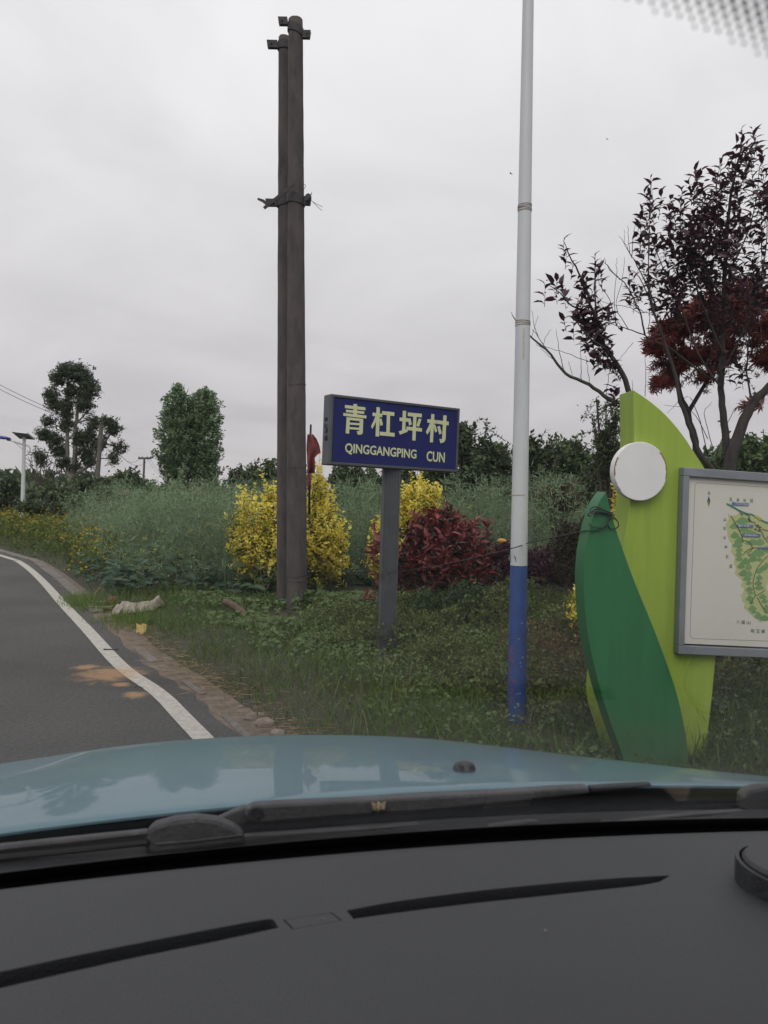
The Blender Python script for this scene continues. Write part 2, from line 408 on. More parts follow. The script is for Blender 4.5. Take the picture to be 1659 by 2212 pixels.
def sticks(mb, P, Q, r0, r1):
    """many thin three-sided twigs"""
    n = len(P); A = nrm(Q - P); S = perp(A); T = np.cross(S, A); V = []
    r0 = np.broadcast_to(r0, (n,))[:, None]; r1 = np.broadcast_to(r1, (n,))[:, None]
    for k in range(3):
        a = k * 2 * PI / 3; D = math.cos(a) * S + math.sin(a) * T
        V += [P + D * r0, Q + D * r1]
    V = np.stack(V, 1).reshape(-1, 3); i = np.arange(n)[:, None] * 6
    mb.add(V, np.concatenate([i + np.array([[0, 2, 3, 1]]), i + np.array([[2, 4, 5, 3]]), i + np.array([[4, 0, 1, 5]])]))
def rand_dirs(n):
    return nrm(rng.standard_normal((n, 3)))
def shoot_ends(blobs, n, surf=.45):
    """n points in a set of ellipsoids (centre, (rx, ry, rz)), more of them near the skin; also the outward direction"""
    vol = np.array([b[1][0] * b[1][2] for b in blobs]); k = rng.choice(len(blobs), n, p=vol / vol.sum())
    C = np.array([b[0] for b in blobs])[k]; Rr = np.array([b[1] for b in blobs], float)[k]
    D = rand_dirs(n); r = rng.uniform(0, 1, n)[:, None] ** surf
    return C + D * Rr * r, nrm(D * Rr), r[:, 0]
def shoots(lm_, sm_, E, O, ln, k, L, W, kind='fold', up=.8, outw=.6, jit=.4, droop=.15, spread=(75, 30), pair=True, stem=.004, Lvar=.34, tipboost=1.0):
    """shoots that end at E and run outwards/upwards, each with k nodes of leaves; returns nothing, fills lm_ (leaves) and sm_ (stems)"""
    n = len(E); Z = np.array([0, 0, 1.0])
    D = nrm(up * Z + outw * O + jit * rng.standard_normal((n, 3)))
    ln = np.broadcast_to(ln, (n,)) * rng.uniform(.7, 1.3, n); B = E - D * ln[:, None]
    if sm_ is not None: sticks(sm_, B, E, stem, stem * .35)
    S = perp(D); T = np.cross(S, D); ph = rng.uniform(0, 2 * PI, n)
    for j in range(k):
        t = (j + .6) / k; sides = (0, 1) if pair else (0,)
        for q in sides:
            a = ph + j * (PI / 2 if pair else 2.4) + q * PI + rng.normal(0, .35, n)
            Rd = np.cos(a)[:, None] * S + np.sin(a)[:, None] * T
            an = np.radians(spread[0] + (spread[1] - spread[0]) * t + rng.normal(0, 12, n))
            A = np.cos(an)[:, None] * D + np.sin(an)[:, None] * Rd
            Nn = nrm(np.sin(an)[:, None] * D - np.cos(an)[:, None] * Rd + .35 * rng.standard_normal((n, 3)))
            sz = (1 + Lvar * rng.standard_normal(n)) * (1 + (tipboost - 1) * t); sz = np.clip(sz, .45, 1.8)
            leaves(lm_, B + D * (ln * t)[:, None], A, L * sz, W * sz, kind, droop, N=Nn)
def pblob(px, py, rx, ry, d, depth=None):
    """ellipsoid seen at a pixel with pixel radii, d metres ahead"""
    s = d / FOC; return (wp(px, py, d), (rx * s, (depth if depth is not None else (rx + ry) / 2 * s), ry * s))
def limb(mb, px, d, r0, r1, sides=6, wob=0.0, k=4, dd=None):
    """branch through pixel points at distance d (or a distance per point)"""
    n = len(px); dl = np.broadcast_to(d, (n,)) if dd is None else dd
    P = smoothline([wp(x, y, q) for (x, y), q in zip(px, dl)], k)
    if wob: P = P + rng.normal(0, wob, P.shape) * np.r_[0, np.ones(len(P) - 1)][:, None]
    mb.add(*tube(P, np.linspace(r0, r1, len(P)), sides)); return P

# ------------------------------------------------------------------ the car the photograph is taken from
TH = math.radians(11)
cr_ = np.array([math.cos(TH), math.sin(TH), 0]); cf_ = np.array([-math.sin(TH), math.cos(TH), 0]); cz_ = np.array([0, 0, 1.0])
def car_pt(u, v, z):
    u, v, z = np.broadcast_arrays(np.asarray(u, float), np.asarray(v, float), np.asarray(z, float))
    return CAM + u[..., None] * cr_ + v[..., None] * cf_ + z[..., None] * cz_
def to_car(P):
    q = np.asarray(P) - CAM; return q @ cr_, q @ cf_, q @ cz_
UC = .13                                           # middle of the car
car = thing('car', np.r_[(CAM + cr_ * UC + cf_ * .6)[:2], 0], 'pale blue car seen from inside, with its hood, wipers and dark dashboard', 'car')

paint = mat('car_paint', (.13, .235, .285), .36, metal=.1, spec=.4, coat=.6, bump=.0035, bscale=9)
paint.node_tree.nodes['Principled BSDF'].inputs['Coat Roughness'].default_value = .03
blackp = mat('black_plastic', (.034, .036, .040), .5, var=.3, scale=30, bump=.25, bscale=180)
greyp = mat('faded_plastic', (.095, .093, .10), .55, var=.3, scale=18, bump=.2, bscale=150)
rubber = mat('rubber', (.012, .012, .013), .6)
dashm = mat('dash_plastic', (.034, .036, .041), .5, var=.10, scale=3, bump=.35, bscale=420)
ceram = mat('black_ceramic', (.006, .006, .007), .5)

# hood: rear edge and crown fitted once; it is a real curved panel
hk = (-.16828, .10812, 1.07741); ha, hb, hc, hu, he, ht, hq = .11389, .07818, .00562, -.1358, .12464, .58765, 2.14887
HU = np.linspace(-.80, 1.06, 60); HT = np.r_[0, .003, .006, .010, .015, .022, np.linspace(.035, 1.0, 60)]
def hood_pt(u, t):
    ed = np.clip((np.abs(u - .13) - .80) / .16, 0, 1.3) ** 2 * .10
    cr2 = .004 * np.exp(-((u - UC) / .42) ** 8) * np.clip(t / .2, 0, 1)          # raised middle with a soft crease each side
    z = -(.431 + ha * t + hb * t ** 2 + hq * np.clip(t - ht, 0, 1) ** 2 + (hc + he * t) * (u - hu) ** 2) - ed * .6 + cr2 + .001 - .004 * np.clip(1 - t / .016, 0, 1) ** 2
    z = z - np.clip(t - .80, 0, 1) ** 2 * 2.0
    return car_pt(u, np.polyval(hk, u) + t, z)
UU, TT = np.meshgrid(HU, HT, indexing='ij')
HG = hood_pt(UU, TT)
hood = MB().add(*sheet(HG, (0, 0, -.0045))).build('hood', paint, car, math.radians(50), label='pale blue hood reflecting trees and sky')
bevel_obj(hood, .002, 2, 60)
for sgn, u0 in ((-1, HU[0]), (1, HU[-1])):
    G = np.stack([hood_pt(np.full(20, u0), np.linspace(-.0, .98, 20)) + cr_ * sgn * q - cz_ * h for q, h in ((.004, .004), (.03, .02), (.055, .12), (.06, .42))], 0)
    MB().add(*sheet(G, cr_ * -sgn * .01)).build('fender', paint, car, math.radians(50))
fr_ = hood_pt(HU, np.full(len(HU), 1.0))
G = np.stack([fr_ + cf_ * q - cz_ * h for q, h in ((.004, .005), (.03, .08), (.03, .30), (-.02, .42))], 0)
MB().add(*sheet(G, cf_ * -.01)).build('bumper', paint, car, math.radians(50))
for su in (-.74, 1.0):
    ww = None
    c = car_pt(su, 1.72, -1.42 + .31)
    a_ = np.linspace(0, 2 * PI, 25)[:-1]
    prof = [(.20, .09), (.29, .10), (.31, .07), (.31, -.07), (.29, -.10), (.20, -.09)]
    V = np.concatenate([[c + cr_ * x + r * (math.cos(q) * cf_ + math.sin(q) * cz_) for q in a_] for r, x in prof]); i0 = np.arange(24); i1 = (i0 + 1) % 24
    F = np.concatenate([np.stack([k * 24 + i0, k * 24 + i1, (k + 1) % 6 * 24 + i1, (k + 1) % 6 * 24 + i0], 1) for k in range(6)])
    ww = MB().add(V, F).build('wheel', rubber, car, math.radians(40))
    MB().add(*tube([c - cr_ * .07, c + cr_ * .07], .2, 20)).build('rim', greyp, ww)
# washer nozzle on the hood
def on_hood(px, py):
    q = CAM[:2]; b = None
    r = ray(px, py)
    for s_ in np.linspace(.9, 2.0, 800):
        P = CAM + r * s_; u, v, z = to_car(P); t = v - np.polyval(hk, u)
        if t > 0 and z < to_car(hood_pt(np.array(u), np.array(t)))[2]: return P
    return CAM + r * 1.5
P = on_hood(1003, 1664)
nb = MB().add(*tube([P - cz_ * .004, P + cz_ * .004, P + cz_ * .010, P + cz_ * .0135], [.019, .019, .016, .008], 14)); nz_ = nb.build('washer_nozzle', blackp, car, math.radians(50)); nz_.scale = (1, 1, 1)
for q in (-.009, .009):
    MB().add(*tube([P + cz_ * .009 + cr_ * q - cf_ * .002, P + cz_ * .010 + cr_ * q - cf_ * .0175], .0042, 8)).build('jet', ceram, nz_)

# cowl: black trough between hood and glass
def ws_v(u): return 1.0 - .13 * (u - .28) ** 2
RAKE = math.radians(38)
def glass_pt(u, s, n=0.0):
    u = np.asarray(u, float); s = np.asarray(s, float)
    return car_pt(u, ws_v(u) - s * math.cos(RAKE) - n * math.sin(RAKE), -.455 + s * math.sin(RAKE) - n * math.cos(RAKE))
def on_glass(px, py):
    r = ray(px, py); lo, hi = .02, 2.0
    def side(k):
        u, v, z = to_car(CAM + r * k); return (v - ws_v(u)) * math.sin(RAKE) + (z + .455) * math.cos(RAKE)
    for _ in range(50):
        m = (lo + hi) / 2
        if side(m) < 0: lo = m
        else: hi = m
    return CAM + r * lo
cu = np.linspace(-.82, 1.06, 60)
rows = []
for q, z in ((-.012, -.470), (.02, -.462), (.045, -.456), (.06, -.472), (.085, -.478), (.13, -.46)):
    rows.append(car_pt(cu, ws_v(cu) + q + (np.polyval(hk, cu) - ws_v(cu) - .1) * (q / .11 if q > .05 else 0), np.full(60, z)))
MB().add(*sheet(np.stack(rows, 0)[:, ::-1], (0, 0, -.03))).build('cowl', blackp, car, math.radians(60), label='black plastic cowl below the windscreen')

# windscreen: 4.5 mm laminated pane. Thin-pane shader: reflection by Schlick's law, the rest passes straight through with a slight tint
gm = bpy.data.materials.new('windscreen_glass'); gm.use_nodes = True; t = gm.node_tree; t.nodes.clear()
go = t.nodes.new('ShaderNodeOutputMaterial'); gt = t.nodes.new('ShaderNodeBsdfTransparent'); gg = t.nodes.new('ShaderNodeBsdfGlossy'); gx = t.nodes.new('ShaderNodeMixShader')
gt.inputs[0].default_value = (.962, .966, .965, 1); gg.inputs['Roughness'].default_value = .02; gg.inputs['Color'].default_value = (1, 1, 1, 1)
ge = t.nodes.new('ShaderNodeNewGeometry'); gd = t.nodes.new('ShaderNodeVectorMath'); gd.operation = 'DOT_PRODUCT'
t.links.new(ge.outputs['Incoming'], gd.inputs[0]); t.links.new(ge.outputs['Normal'], gd.inputs[1])
ga = t.nodes.new('ShaderNodeMath'); ga.operation = 'ABSOLUTE'; t.links.new(gd.outputs['Value'], ga.inputs[0])
g1 = t.nodes.new('ShaderNodeMath'); g1.operation = 'SUBTRACT'; g1.inputs[0].default_value = 1; t.links.new(ga.outputs[0], g1.inputs[1])
g5 = t.nodes.new('ShaderNodeMath'); g5.operation = 'POWER'; g5.inputs[1].default_value = 5; t.links.new(g1.outputs[0], g5.inputs[0])
gf = t.nodes.new('ShaderNodeMath'); gf.operation = 'MULTIPLY_ADD'; gf.inputs[1].default_value = .96; gf.inputs[2].default_value = .04; t.links.new(g5.outputs[0], gf.inputs[0])
t.links.new(gf.outputs[0], gx.inputs[0]); t.links.new(gt.outputs[0], gx.inputs[1]); t.links.new(gg.outputs[0], gx.inputs[2]); t.links.new(gx.outputs[0], go.inputs[0])
wu = np.linspace(-.86, 1.10, 42); wS = np.linspace(-.02, 1.08, 24)
WU, WS = np.meshgrid(wu, wS, indexing='ij')
G0 = glass_pt(WU, WS); G1 = glass_pt(WU, WS, .0045)
V, F = sheet(G0, G1 - G0)
glass = MB().add(V, F).build('windscreen', gm, car, math.radians(40), label='clear raked windscreen')
fS = np.linspace(-.018, .038, 4); FU, FS = np.meshgrid(wu, fS, indexing='ij'); a = glass_pt(FU, FS, .0053)
MB().add(*sheet(a, glass_pt(FU, FS, .0058) - a)).build('frit_band', ceram, glass)
# printed dots of the shade band in the top corner
fb = MB(); cx0 = on_glass(1650, 20); u0, v0, z0 = to_car(cx0)
for i in range(-40, 41):
    for j in range(-40, 41):
        u = u0 + (i + (j % 2) * .5) * .0042; s = (z0 + .455) / math.sin(RAKE) + j * .0021
        P = glass_pt(np.array(u), np.array(s), .0053); q = P - CAM; dep = q @ Fv
        px = CX + FOC * (q @ Rv) / dep; py = CY - FOC * (q @ Uv) / dep
        edge = np.interp(px, (1290, 1400, 1480, 1560, 1659, 1800), (-10, 22, 52, 84, 128, 190))
        if py < edge and px > 1270 and px < 1900 and py > -200:
            r = float(np.clip(.0005 + (edge - py) * .000008, .0005, .00115))
            e1 = cr_; e2 = glass_pt(np.array(u), np.array(s + .01), .0053) - P; e2 = nrm(e2); k = np.arange(8) * PI / 4
            ring = P + r * (np.cos(k)[:, None] * e1 + np.sin(k)[:, None] * e2)
            fb.add(*prism(ring, nrm(np.cross(e1, e2)) * -.0003))
fb.build('frit_dots', ceram, glass, kind='stuff')
# roof, header and pillars that frame the glass
lining = mat('headlining', (.42, .41, .39), .95)
ru = np.linspace(-.76, .99, 9); rv = np.linspace(.10, -2.0, 12); RU, RV = np.meshgrid(ru, rv, indexing='ij')
MB().add(*sheet(car_pt(RU, RV - .13 * (RU - .28) ** 2, .235 + .03 * np.sin((.1 - RV) * 1.3) - .05 * (RU - UC) ** 2), (0, 0, .045))).build('roof', lining, car, True)
for sgn, ub in ((-1, -.83), (1, 1.07)):
    s_ = np.linspace(-.03, 1.06, 10); pc = glass_pt(np.full(10, ub), s_, -.01) - cr_ * sgn * (.02 + .06 * s_[:, None])
    MB().add(*tube(pc, .035, 10)).build('pillar', lining, car, math.radians(50))
    # doors below the side windows
    q = np.array([car_pt(ub + sgn * .03, vv, zz) for vv, zz in ((1.05, -.46), (-1.9, -.40), (-1.9, -1.1), (1.05, -1.1))])
    MB().add(*prism(q if sgn > 0 else q[::-1], -cr_ * sgn * .05)).build('door', paint, car)

# dashboard: one thick moulded slab with the demister slots cut through its skin
def dz(u, v): return -(.36 + .072 * v)
def on_dash(px, py):
    r = ray(px, py); k = .7
    for _ in range(40):
        u, v, z = to_car(CAM + r * k); k *= dz(u, v) / z if abs(z) > 1e-9 else 1
    return CAM + r * k
def dfront(u): return .9027 + .0750 * u - .1364 * u ** 2
du = np.linspace(-.80, 1.04, 63); dv = np.r_[np.linspace(-.02, .93, 22), .965, 1.0, 1.04, 1.08]
DU, DVF = np.meshgrid(du, dv, indexing='ij')
DVV = np.where(DVF <= 1, .10 + (dfront(DU) - .10) * DVF, dfront(DU) + (DVF - 1) * .35)
DZ = dz(DU, DVV) - np.clip(DVF - .97, 0, 1) ** 1.5 * 1.2 - np.clip(.30 - DVV, 0, 1) ** 2 * 1.6 - np.clip(.69 + .05 * DU - DVV, 0, 1) * .07 - .012 * np.clip((np.abs(DU - UC) - .55) / .3, 0, 1) ** 2
dash = MB().add(*sheet(car_pt(DU, DVV, DZ)[:, ::-1], (0, 0, -.07))).build('dashboard', dashm, None, math.radians(50))
cut = MB()
def slot(upper, lower, dep=.062):
    up_ = smoothline([on_dash(*p) for p in upper], 4); lo_ = smoothline([on_dash(*p) for p in lower], 4)
    lo2 = lo_[::-1]; poly = np.concatenate([up_, lo2])
    cut.add(*prism(poly + cz_ * .02, -cz_ * (.02 + dep)))
slot([(-120, 2122), (0, 2099), (150, 2067), (300, 2037), (450, 2008), (572, 1986), (592, 1988)], [(-120, 2157), (0, 2132), (150, 2099), (300, 2067), (450, 2037), (570, 2011), (602, 2004)])
slot([(748, 1967), (850, 1948), (1000, 1928), (1150, 1912), (1300, 1899), (1400, 1893), (1448, 1891)], [(764, 1985), (850, 1973), (1000, 1954), (1150, 1938), (1300, 1922), (1380, 1913), (1425, 1905)])
oc = np.array([on_dash(*p) for p in ((611, 1987), (716, 1971), (740, 1988), (632, 2008))]); cc = oc.mean(0); ic = cc + (oc - cc) * .93
o1 = oc + cz_ * .01; i1 = ic + cz_ * .01; ob = oc - cz_ * .002; ib = ic - cz_ * .002
k = np.arange(4); k1 = (k + 1) % 4
cut.add(np.concatenate([o1, i1, ob, ib]), [np.stack([k, k1, k1 + 4, k + 4], 1), np.stack([k1 + 8, k + 8, k + 12, k1 + 12], 1), np.stack([k1, k, k + 8, k1 + 8], 1), np.stack([k + 4, k1 + 4, k1 + 12, k + 12], 1)])
co = cut.build('slot_cutter', None, None)
for ob_ in (co, dash):
    bm_ = bmesh.new(); bm_.from_mesh(ob_.data); bmesh.ops.recalc_face_normals(bm_, faces=bm_.faces); bm_.to_mesh(ob_.data); bm_.free()
bo = dash.modifiers.new('slots', 'BOOLEAN'); bo.object = co; bo.operation = 'DIFFERENCE'; bo.solver = 'EXACT'
dg = bpy.context.evaluated_depsgraph_get(); me = bpy.data.meshes.new_from_object(dash.evaluated_get(dg))
bpy.data.objects.remove(dash); bpy.data.objects.remove(co)
dash = link('dashboard', me, dashm, car, math.radians(50), label='dark grey textured dashboard top with two long demister slots')
# black ducts under the slots
for a_, b_ in (((-40, 2128), (598, 1996)), ((752, 1972), (1440, 1897))):
    L_ = smoothline([on_dash(*a_) - cz_ * .034, on_dash((a_[0] + b_[0]) / 2, (a_[1] + b_[1]) / 2 - 6) - cz_ * .034, on_dash(*b_) - cz_ * .034], 8)
    MB().add(*tube(L_, .016, 10)).build('air_duct', ceram, dash)

# phone holder at the right edge
hp = on_dash(1700, 1914); hv = MB()
a_ = np.linspace(0, 2 * PI, 49)[:-1]
R_h = .052
ring = lambda r, z: hp + r * (np.cos(a_)[:, None] * cr_ + np.sin(a_)[:, None] * cf_) + z * cz_
holder = thing('phone_holder', hp, 'black round phone holder base standing at the right of the dashboard', 'phone holder')
lip = .021 + .004 * np.cos(a_ - PI * .8)[:, None]
V = np.concatenate([ring(R_h, 0), ring(R_h, 0) + lip * cz_, ring(R_h - .004, 0) + lip * cz_, ring(R_h - .004, .006)]); i0 = np.arange(48); i1_ = (i0 + 1) % 48
hv.add(V, [np.concatenate([np.stack([q * 48 + i0, q * 48 + i1_, (q + 1) * 48 + i1_, (q + 1) * 48 + i0], 1) for q in range(3)]), i0[::-1][None]])
hv.build('holder_wall', blackp, holder, math.radians(40))
V = np.concatenate([ring(R_h - .007, .002), ring(R_h - .007, .025), ring(R_h - .010, .0285)])
MB().add(V, [np.concatenate([np.stack([q * 48 + i0, q * 48 + i1_, (q + 1) * 48 + i1_, (q + 1) * 48 + i0], 1) for q in range(2)]), (i0 + 96)[None]]).build('holder_pad', dashm, holder, math.radians(40))

# wipers lying in front of the glass
def car_plane(px, py, v):
    r = ray(px, py); return CAM + r * (v / (r @ cf_))
def wslab(px, v, th, name, m, par, bev=.003):
    vv = np.broadcast_to(v, (len(px),)); poly = np.array([car_plane(x, y, q) for (x, y), q in zip(px, vv)])
    o = MB().add(*prism(poly, cf_ * th)).build(name, m, par); bevel_obj(o, bev, 2, 40); return o
wl = thing('wiper', car_plane(545, 1765, 1.04), 'black wiper with a broad flat arm across the middle of the windscreen base', 'wiper', 'windscreen wipers')
wslab([(527, 1759), (533, 1748), (548, 1740), (565, 1738), (808, 1727), (950, 1719), (1080, 1712), (1200, 1704), (1272, 1700), (1276, 1715), (1180, 1726), (1080, 1738), (951, 1751), (808, 1761), (729, 1766), (568, 1780), (545, 1780), (531, 1772)], 1.030, .018, 'wiper_arm', greyp, wl, .004)
wslab([(428, 1790), (470, 1768), (528, 1742), (540, 1748), (545, 1778), (505, 1787), (478, 1784)], 1.036, .012, 'arm_link', greyp, wl, .003)
P = car_plane(553, 1752, 1.029); MB().add(*tube([P, P - cf_ * .006], [.009, .008], 14)).build('pivot_bolt', blackp, wl, math.radians(40))
P = car_plane(492, 1789, 1.035); MB().add(*tube([P, P - cf_ * .005], [.006, .005], 12)).build('pivot_bolt', blackp, wl, math.radians(40))
wslab([(314, 1812), (318, 1795), (335, 1782), (375, 1771), (425, 1766), (470, 1771), (505, 1785), (527, 1801), (528, 1824), (500, 1829), (420, 1838), (330, 1848), (312, 1842)], 1.005, .02, 'blade_clip', greyp, wl, .006)
wslab([(336, 1822), (420, 1815), (522, 1803), (524, 1807), (420, 1820), (337, 1828)], 1.0035, .003, 'clip_ridge', greyp, wl, .001)
wslab([(-420, 1872), (-100, 1838), (150, 1812), (320, 1795), (322, 1806), (150, 1826), (-100, 1853), (-420, 1889)], [1.0, 1.004, 1.006, 1.006, 1.006, 1.006, 1.004, 1.0], .012, 'blade', greyp, wl, .004)
wslab([(-420, 1893), (-100, 1858), (150, 1834), (320, 1817), (322, 1829), (150, 1847), (-100, 1872), (-420, 1907)], [.99, .995, .998, .998, .998, .998, .995, .99], .010, 'rubber_edge', rubber, wl, .003)
wslab([(526, 1806), (640, 1799), (830, 1787), (905, 1780), (905, 1784), (830, 1793), (640, 1808), (528, 1818)], 1.006, .010, 'blade', greyp, wl, .003)
wr = thing('wiper', car_plane(1640, 1735, 1.05), 'black wiper at the right end of the windscreen base', 'wiper', 'windscreen wipers')
wslab([(1606, 1722), (1616, 1706), (1650, 1699), (1720, 1697), (1760, 1712), (1770, 1742), (1700, 1756), (1612, 1762), (1605, 1748)], 1.025, .02, 'blade_clip', greyp, wr, .006)
wslab([(1276, 1701), (1330, 1697), (1408, 1693), (1410, 1700), (1340, 1707), (1277, 1713)], 1.034, .012, 'arm_tip', blackp, wl, .003)
wslab([(1300, 1781), (1400, 1768), (1500, 1758), (1608, 1751), (1608, 1757), (1500, 1765), (1400, 1775), (1300, 1788)], 1.01, .010, 'blade', greyp, wr, .003)
wslab([(1052, 1794), (1058, 1783), (1150, 1772), (1168, 1775), (1160, 1786), (1100, 1794), (1060, 1799)], 1.0, .010, 'blade_tip', greyp, wr, .003)
wslab([(1168, 1788), (1240, 1778), (1300, 1771), (1300, 1777), (1240, 1786), (1170, 1794)], 1.004, .009, 'rubber_edge', rubber, wr, .002)
# dead moth stuck on the wiper arm
P = car_plane(816, 1742, 1.027)
moth = thing('moth', P, 'small pale brown dead moth stuck on the wiper arm', 'insect')
mothm = mat('moth_wing', (.42, .33, .22), .9, var=.5, scale=300)
MB().add(*tube([P + cz_ * .008 - cf_ * .004, P - cf_ * .006, P - cz_ * .007 - cf_ * .004], [.0015, .0032, .0012], 8)).build('body', mothm, moth, True)
for sg in (-1, 1):
    q = np.array([P - cf_ * .004 + cz_ * .004, P + cr_ * sg * .010 + cz_ * .009 - cf_ * .006, P + cr_ * sg * .008 - cz_ * .001 - cf_ * .008, P - cz_ * .004 - cf_ * .004])
    MB().add(*prism(q, cf_ * .0006)).build('wing', mothm, moth)
P = car_plane(806, 1755, 1.029); tag(MB().add(*tube([P + cz_ * .002, P - cf_ * .004, P - cz_ * .002], [.002, .004, .002], 8)).build('seed', rubber, None, True), 'tiny dark seed stuck to the wiper arm below the moth', 'seed')

# ------------------------------------------------------------------ the pair of old concrete poles
polem = mat('pole_concrete', (.100, .086, .082), .95, var=.55, scale=9, bump=.8, bscale=34, stretch=(1, 1, .35), col2=(.048, .044, .045), detail=9)
rust = mat('rusty_steel', (.045, .042, .044), .75, var=.5, scale=30, bump=.4)
def pole_axis(pb, pt, d):
    b = ground_at(*pb); b = wp(pb[0], pb[1], d); tp = wp(pt[0], pt[1], d); return b, tp
D1, D2 = 9.2, 9.55
def pole(name, pb, pt, wb, wt, d, label):
    b = wp(*pb, d); b2 = b.copy(); tp = wp(*pt, d); ax = nrm(tp - b)
    bot = b - ax * ((b[2] - gz(b[0], b[1])) / ax[2] + .25)
    r0 = wb / 2 * d / FOC; r1 = wt / 2 * d / FOC
    th_ = thing(name, np.r_[bot[:2], gz(bot[0], bot[1])], label, 'pole', 'old concrete poles')
    n = 40; tt = np.linspace(0, 1, n); P = bot + (tp - bot) * tt[:, None]; rr = r0 + (r1 - r0) * tt
    P = np.concatenate([P, [tp + ax * .012, tp + ax * .02]]); rr = np.concatenate([rr, [r1 * .9, r1 * .6]])
    V, F = tube(P, rr, 28); V = V + rng.normal(0, .0012, V.shape)
    MB().add(V, F).build('shaft', polem, th_, math.radians(50))
    return th_, bot, tp, ax, r0, r1
def at_py(pp, py, d, x):
    th_, bot, tp, ax, r0, r1 = pp; q = wp(x, py, d); t = (q[2] - bot[2]) / (tp[2] - bot[2]); return bot + (tp - bot) * t, r0 + (r1 - r0) * t
pA = pole('concrete_pole', (641, 1310), (638.5, 44), 46, 30.5, D1, 'tall dark concrete pole standing in front of its thinner twin')
pB = pole('concrete_pole', (610, 1310), (614, 82), 25, 24, D2, 'concrete pole half hidden behind the taller pole, slightly shorter')
def band(pp, d, py, x, h, name='band_clamp', lugs=((-1, .07, .0),), tilt=.0):
    c, r = at_py(pp, py, d, x); par = pp[0]
    hh = h / 2 * d / FOC; a_ = np.linspace(0, 2 * PI, 29)[:-1]
    tl_ = lambda ang: np.array([0, 0, 1.0]) * tilt * np.cos(ang)[:, None]
    R_ = lambda rr, z: c + rr * np.c_[np.cos(a_), np.sin(a_), np.zeros(28)] + np.array([0, 0, z]) + tl_(a_)
    V = np.concatenate([R_(r * .9, -hh), R_(r + .012, -hh), R_(r + .012, hh), R_(r * .9, hh)]); i0 = np.arange(28); i1 = (i0 + 1) % 28
    b = MB().add(V, np.concatenate([np.stack([q * 28 + i0, q * 28 + i1, (q + 1) * 28 + i1, (q + 1) * 28 + i0], 1) for q in range(3)])).build(name, rust, par, math.radians(50))
    for sg, ln, dy in lugs:
        for q in (-.022, .022):
            cc = c + np.array([sg * (r + ln / 2 + .004), q - .03, dy + sg * tilt])
            MB().add(*box(cc, (ln / 2, 0, 0), (0, .004, 0), (.006 * sg, 0, hh * .92))).build('lug', rust, b)
        cc = c + np.array([sg * (r + ln * .62), -.03, dy + sg * tilt]); MB().add(*tube([cc - np.array([0, .045, 0]), cc + np.array([0, .045, 0])], .009, 8)).build('bolt', rust, b)
    return b
band(pA, D1, 66, 638, 17, lugs=((-1, .11, .05), (1, .09, -.03)), tilt=-.035)
band(pA, D1, 432, 641, 20, lugs=((1, .08, .0),), tilt=-.02)
band(pB, D2, 100, 613, 17, lugs=((-1, .13, .0),), tilt=.0)
band(pB, D2, 437, 611, 16, lugs=((-1, .14, .0),), tilt=.02)
# bent iron strap sticking out at mid height, with loose wire ends
strap = thing('iron_strap', wp(600, 420, D1 - .2), 'bent rusty iron strap wedged across both poles at half height', 'bracket')
Pq = [(568, 447), (601, 420), (636, 394), (637, 399), (604, 427), (572, 452)]
MB().add(*prism([wp(x, y, D1 - .17) for x, y in Pq], (0, .012, 0))).build('flat_bar', rust, strap)
Pq = [(557, 427), (570, 431), (577, 437), (592, 434), (594, 441), (576, 444), (566, 436), (556, 431)]
MB().add(*prism([wp(x, y, D1 - .14) for x, y in Pq], (0, .012, 0))).build('bent_end', rust, strap)
wirem = mat('steel_wire', (.10, .10, .10), .5, metal=.6)
darkw = mat('black_cable', (.016, .017, .017), .5)
for q in ([(664, 424), (676, 436), (697, 447)], [(676, 437), (695, 455)], [(656, 410), (660, 401), (657, 398)]):
    MB().add(*tube(smoothline([wp(x, y, D1 - .1) for x, y in q], 4), .003, 5)).build('wire_end', rust, strap)
pc_ = [(660, 420), (666, 417), (671, 420), (674, 414), (671, 424), (664, 433), (659, 432)]
MB().add(*prism([wp(x, y, D1 - .1) for x, y in pc_], (0, .02, 0))).build('torn_lug', rust, strap)
# cracks and tie wires round the front pole
for py, dz_ in ((1243, .03), (1255, -.01), (1010, .02), (832, .03)):
    c, r = at_py(pA, py, D1, 641); a_ = np.linspace(0, 2 * PI, 25)
    MB().add(*tube(np.c_[c[0] + (r + .002) * np.cos(a_), c[1] + (r + .002) * np.sin(a_), c[2] + dz_ * np.cos(a_ * 2 + .6) * .5], .0032, 5, False)).build('tie_wire', rust, pA[0])

# ------------------------------------------------------------------ torn red flag on a stick behind the poles
DF = 9.75
fl = thing('flag', wp(671, 1060, DF), 'torn faded red flag hanging on a stick beside the concrete poles', 'flag')
MB().add(*tube([wp(668, 1110, DF), wp(669, 1000, DF), wp(671.5, 917, DF)], [.016, .014, .013], 7)).build('stick', mat('old_wood', (.05, .04, .034), .9, var=.4, scale=20), fl, True)
redm = mat('red_cloth', (.30, .075, .078), .85, var=.35, scale=6)
outl = [((664, 938), (676, 938)), ((663, 950), (684, 948)), ((662, 962), (690, 962)), ((662, 974), (693, 978)), ((663, 986), (686, 982)), ((663, 996), (680, 989)), ((664, 1006), (681, 1008)), ((664, 1020), (680, 1022))]
G = []
for j, (a_, b_) in enumerate(outl):
    G.append([wp(a_[0] + (b_[0] - a_[0]) * q, a_[1] + (b_[1] - a_[1]) * q, DF - .03 + .035 * math.sin(q * 9 + j * .5) + .012 * math.sin(j * 2.1)) for q in np.linspace(0, 1, 14)])
MB().add(*sheet(np.array(G), (0, .003, 0))).build('cloth', redm, fl, True)
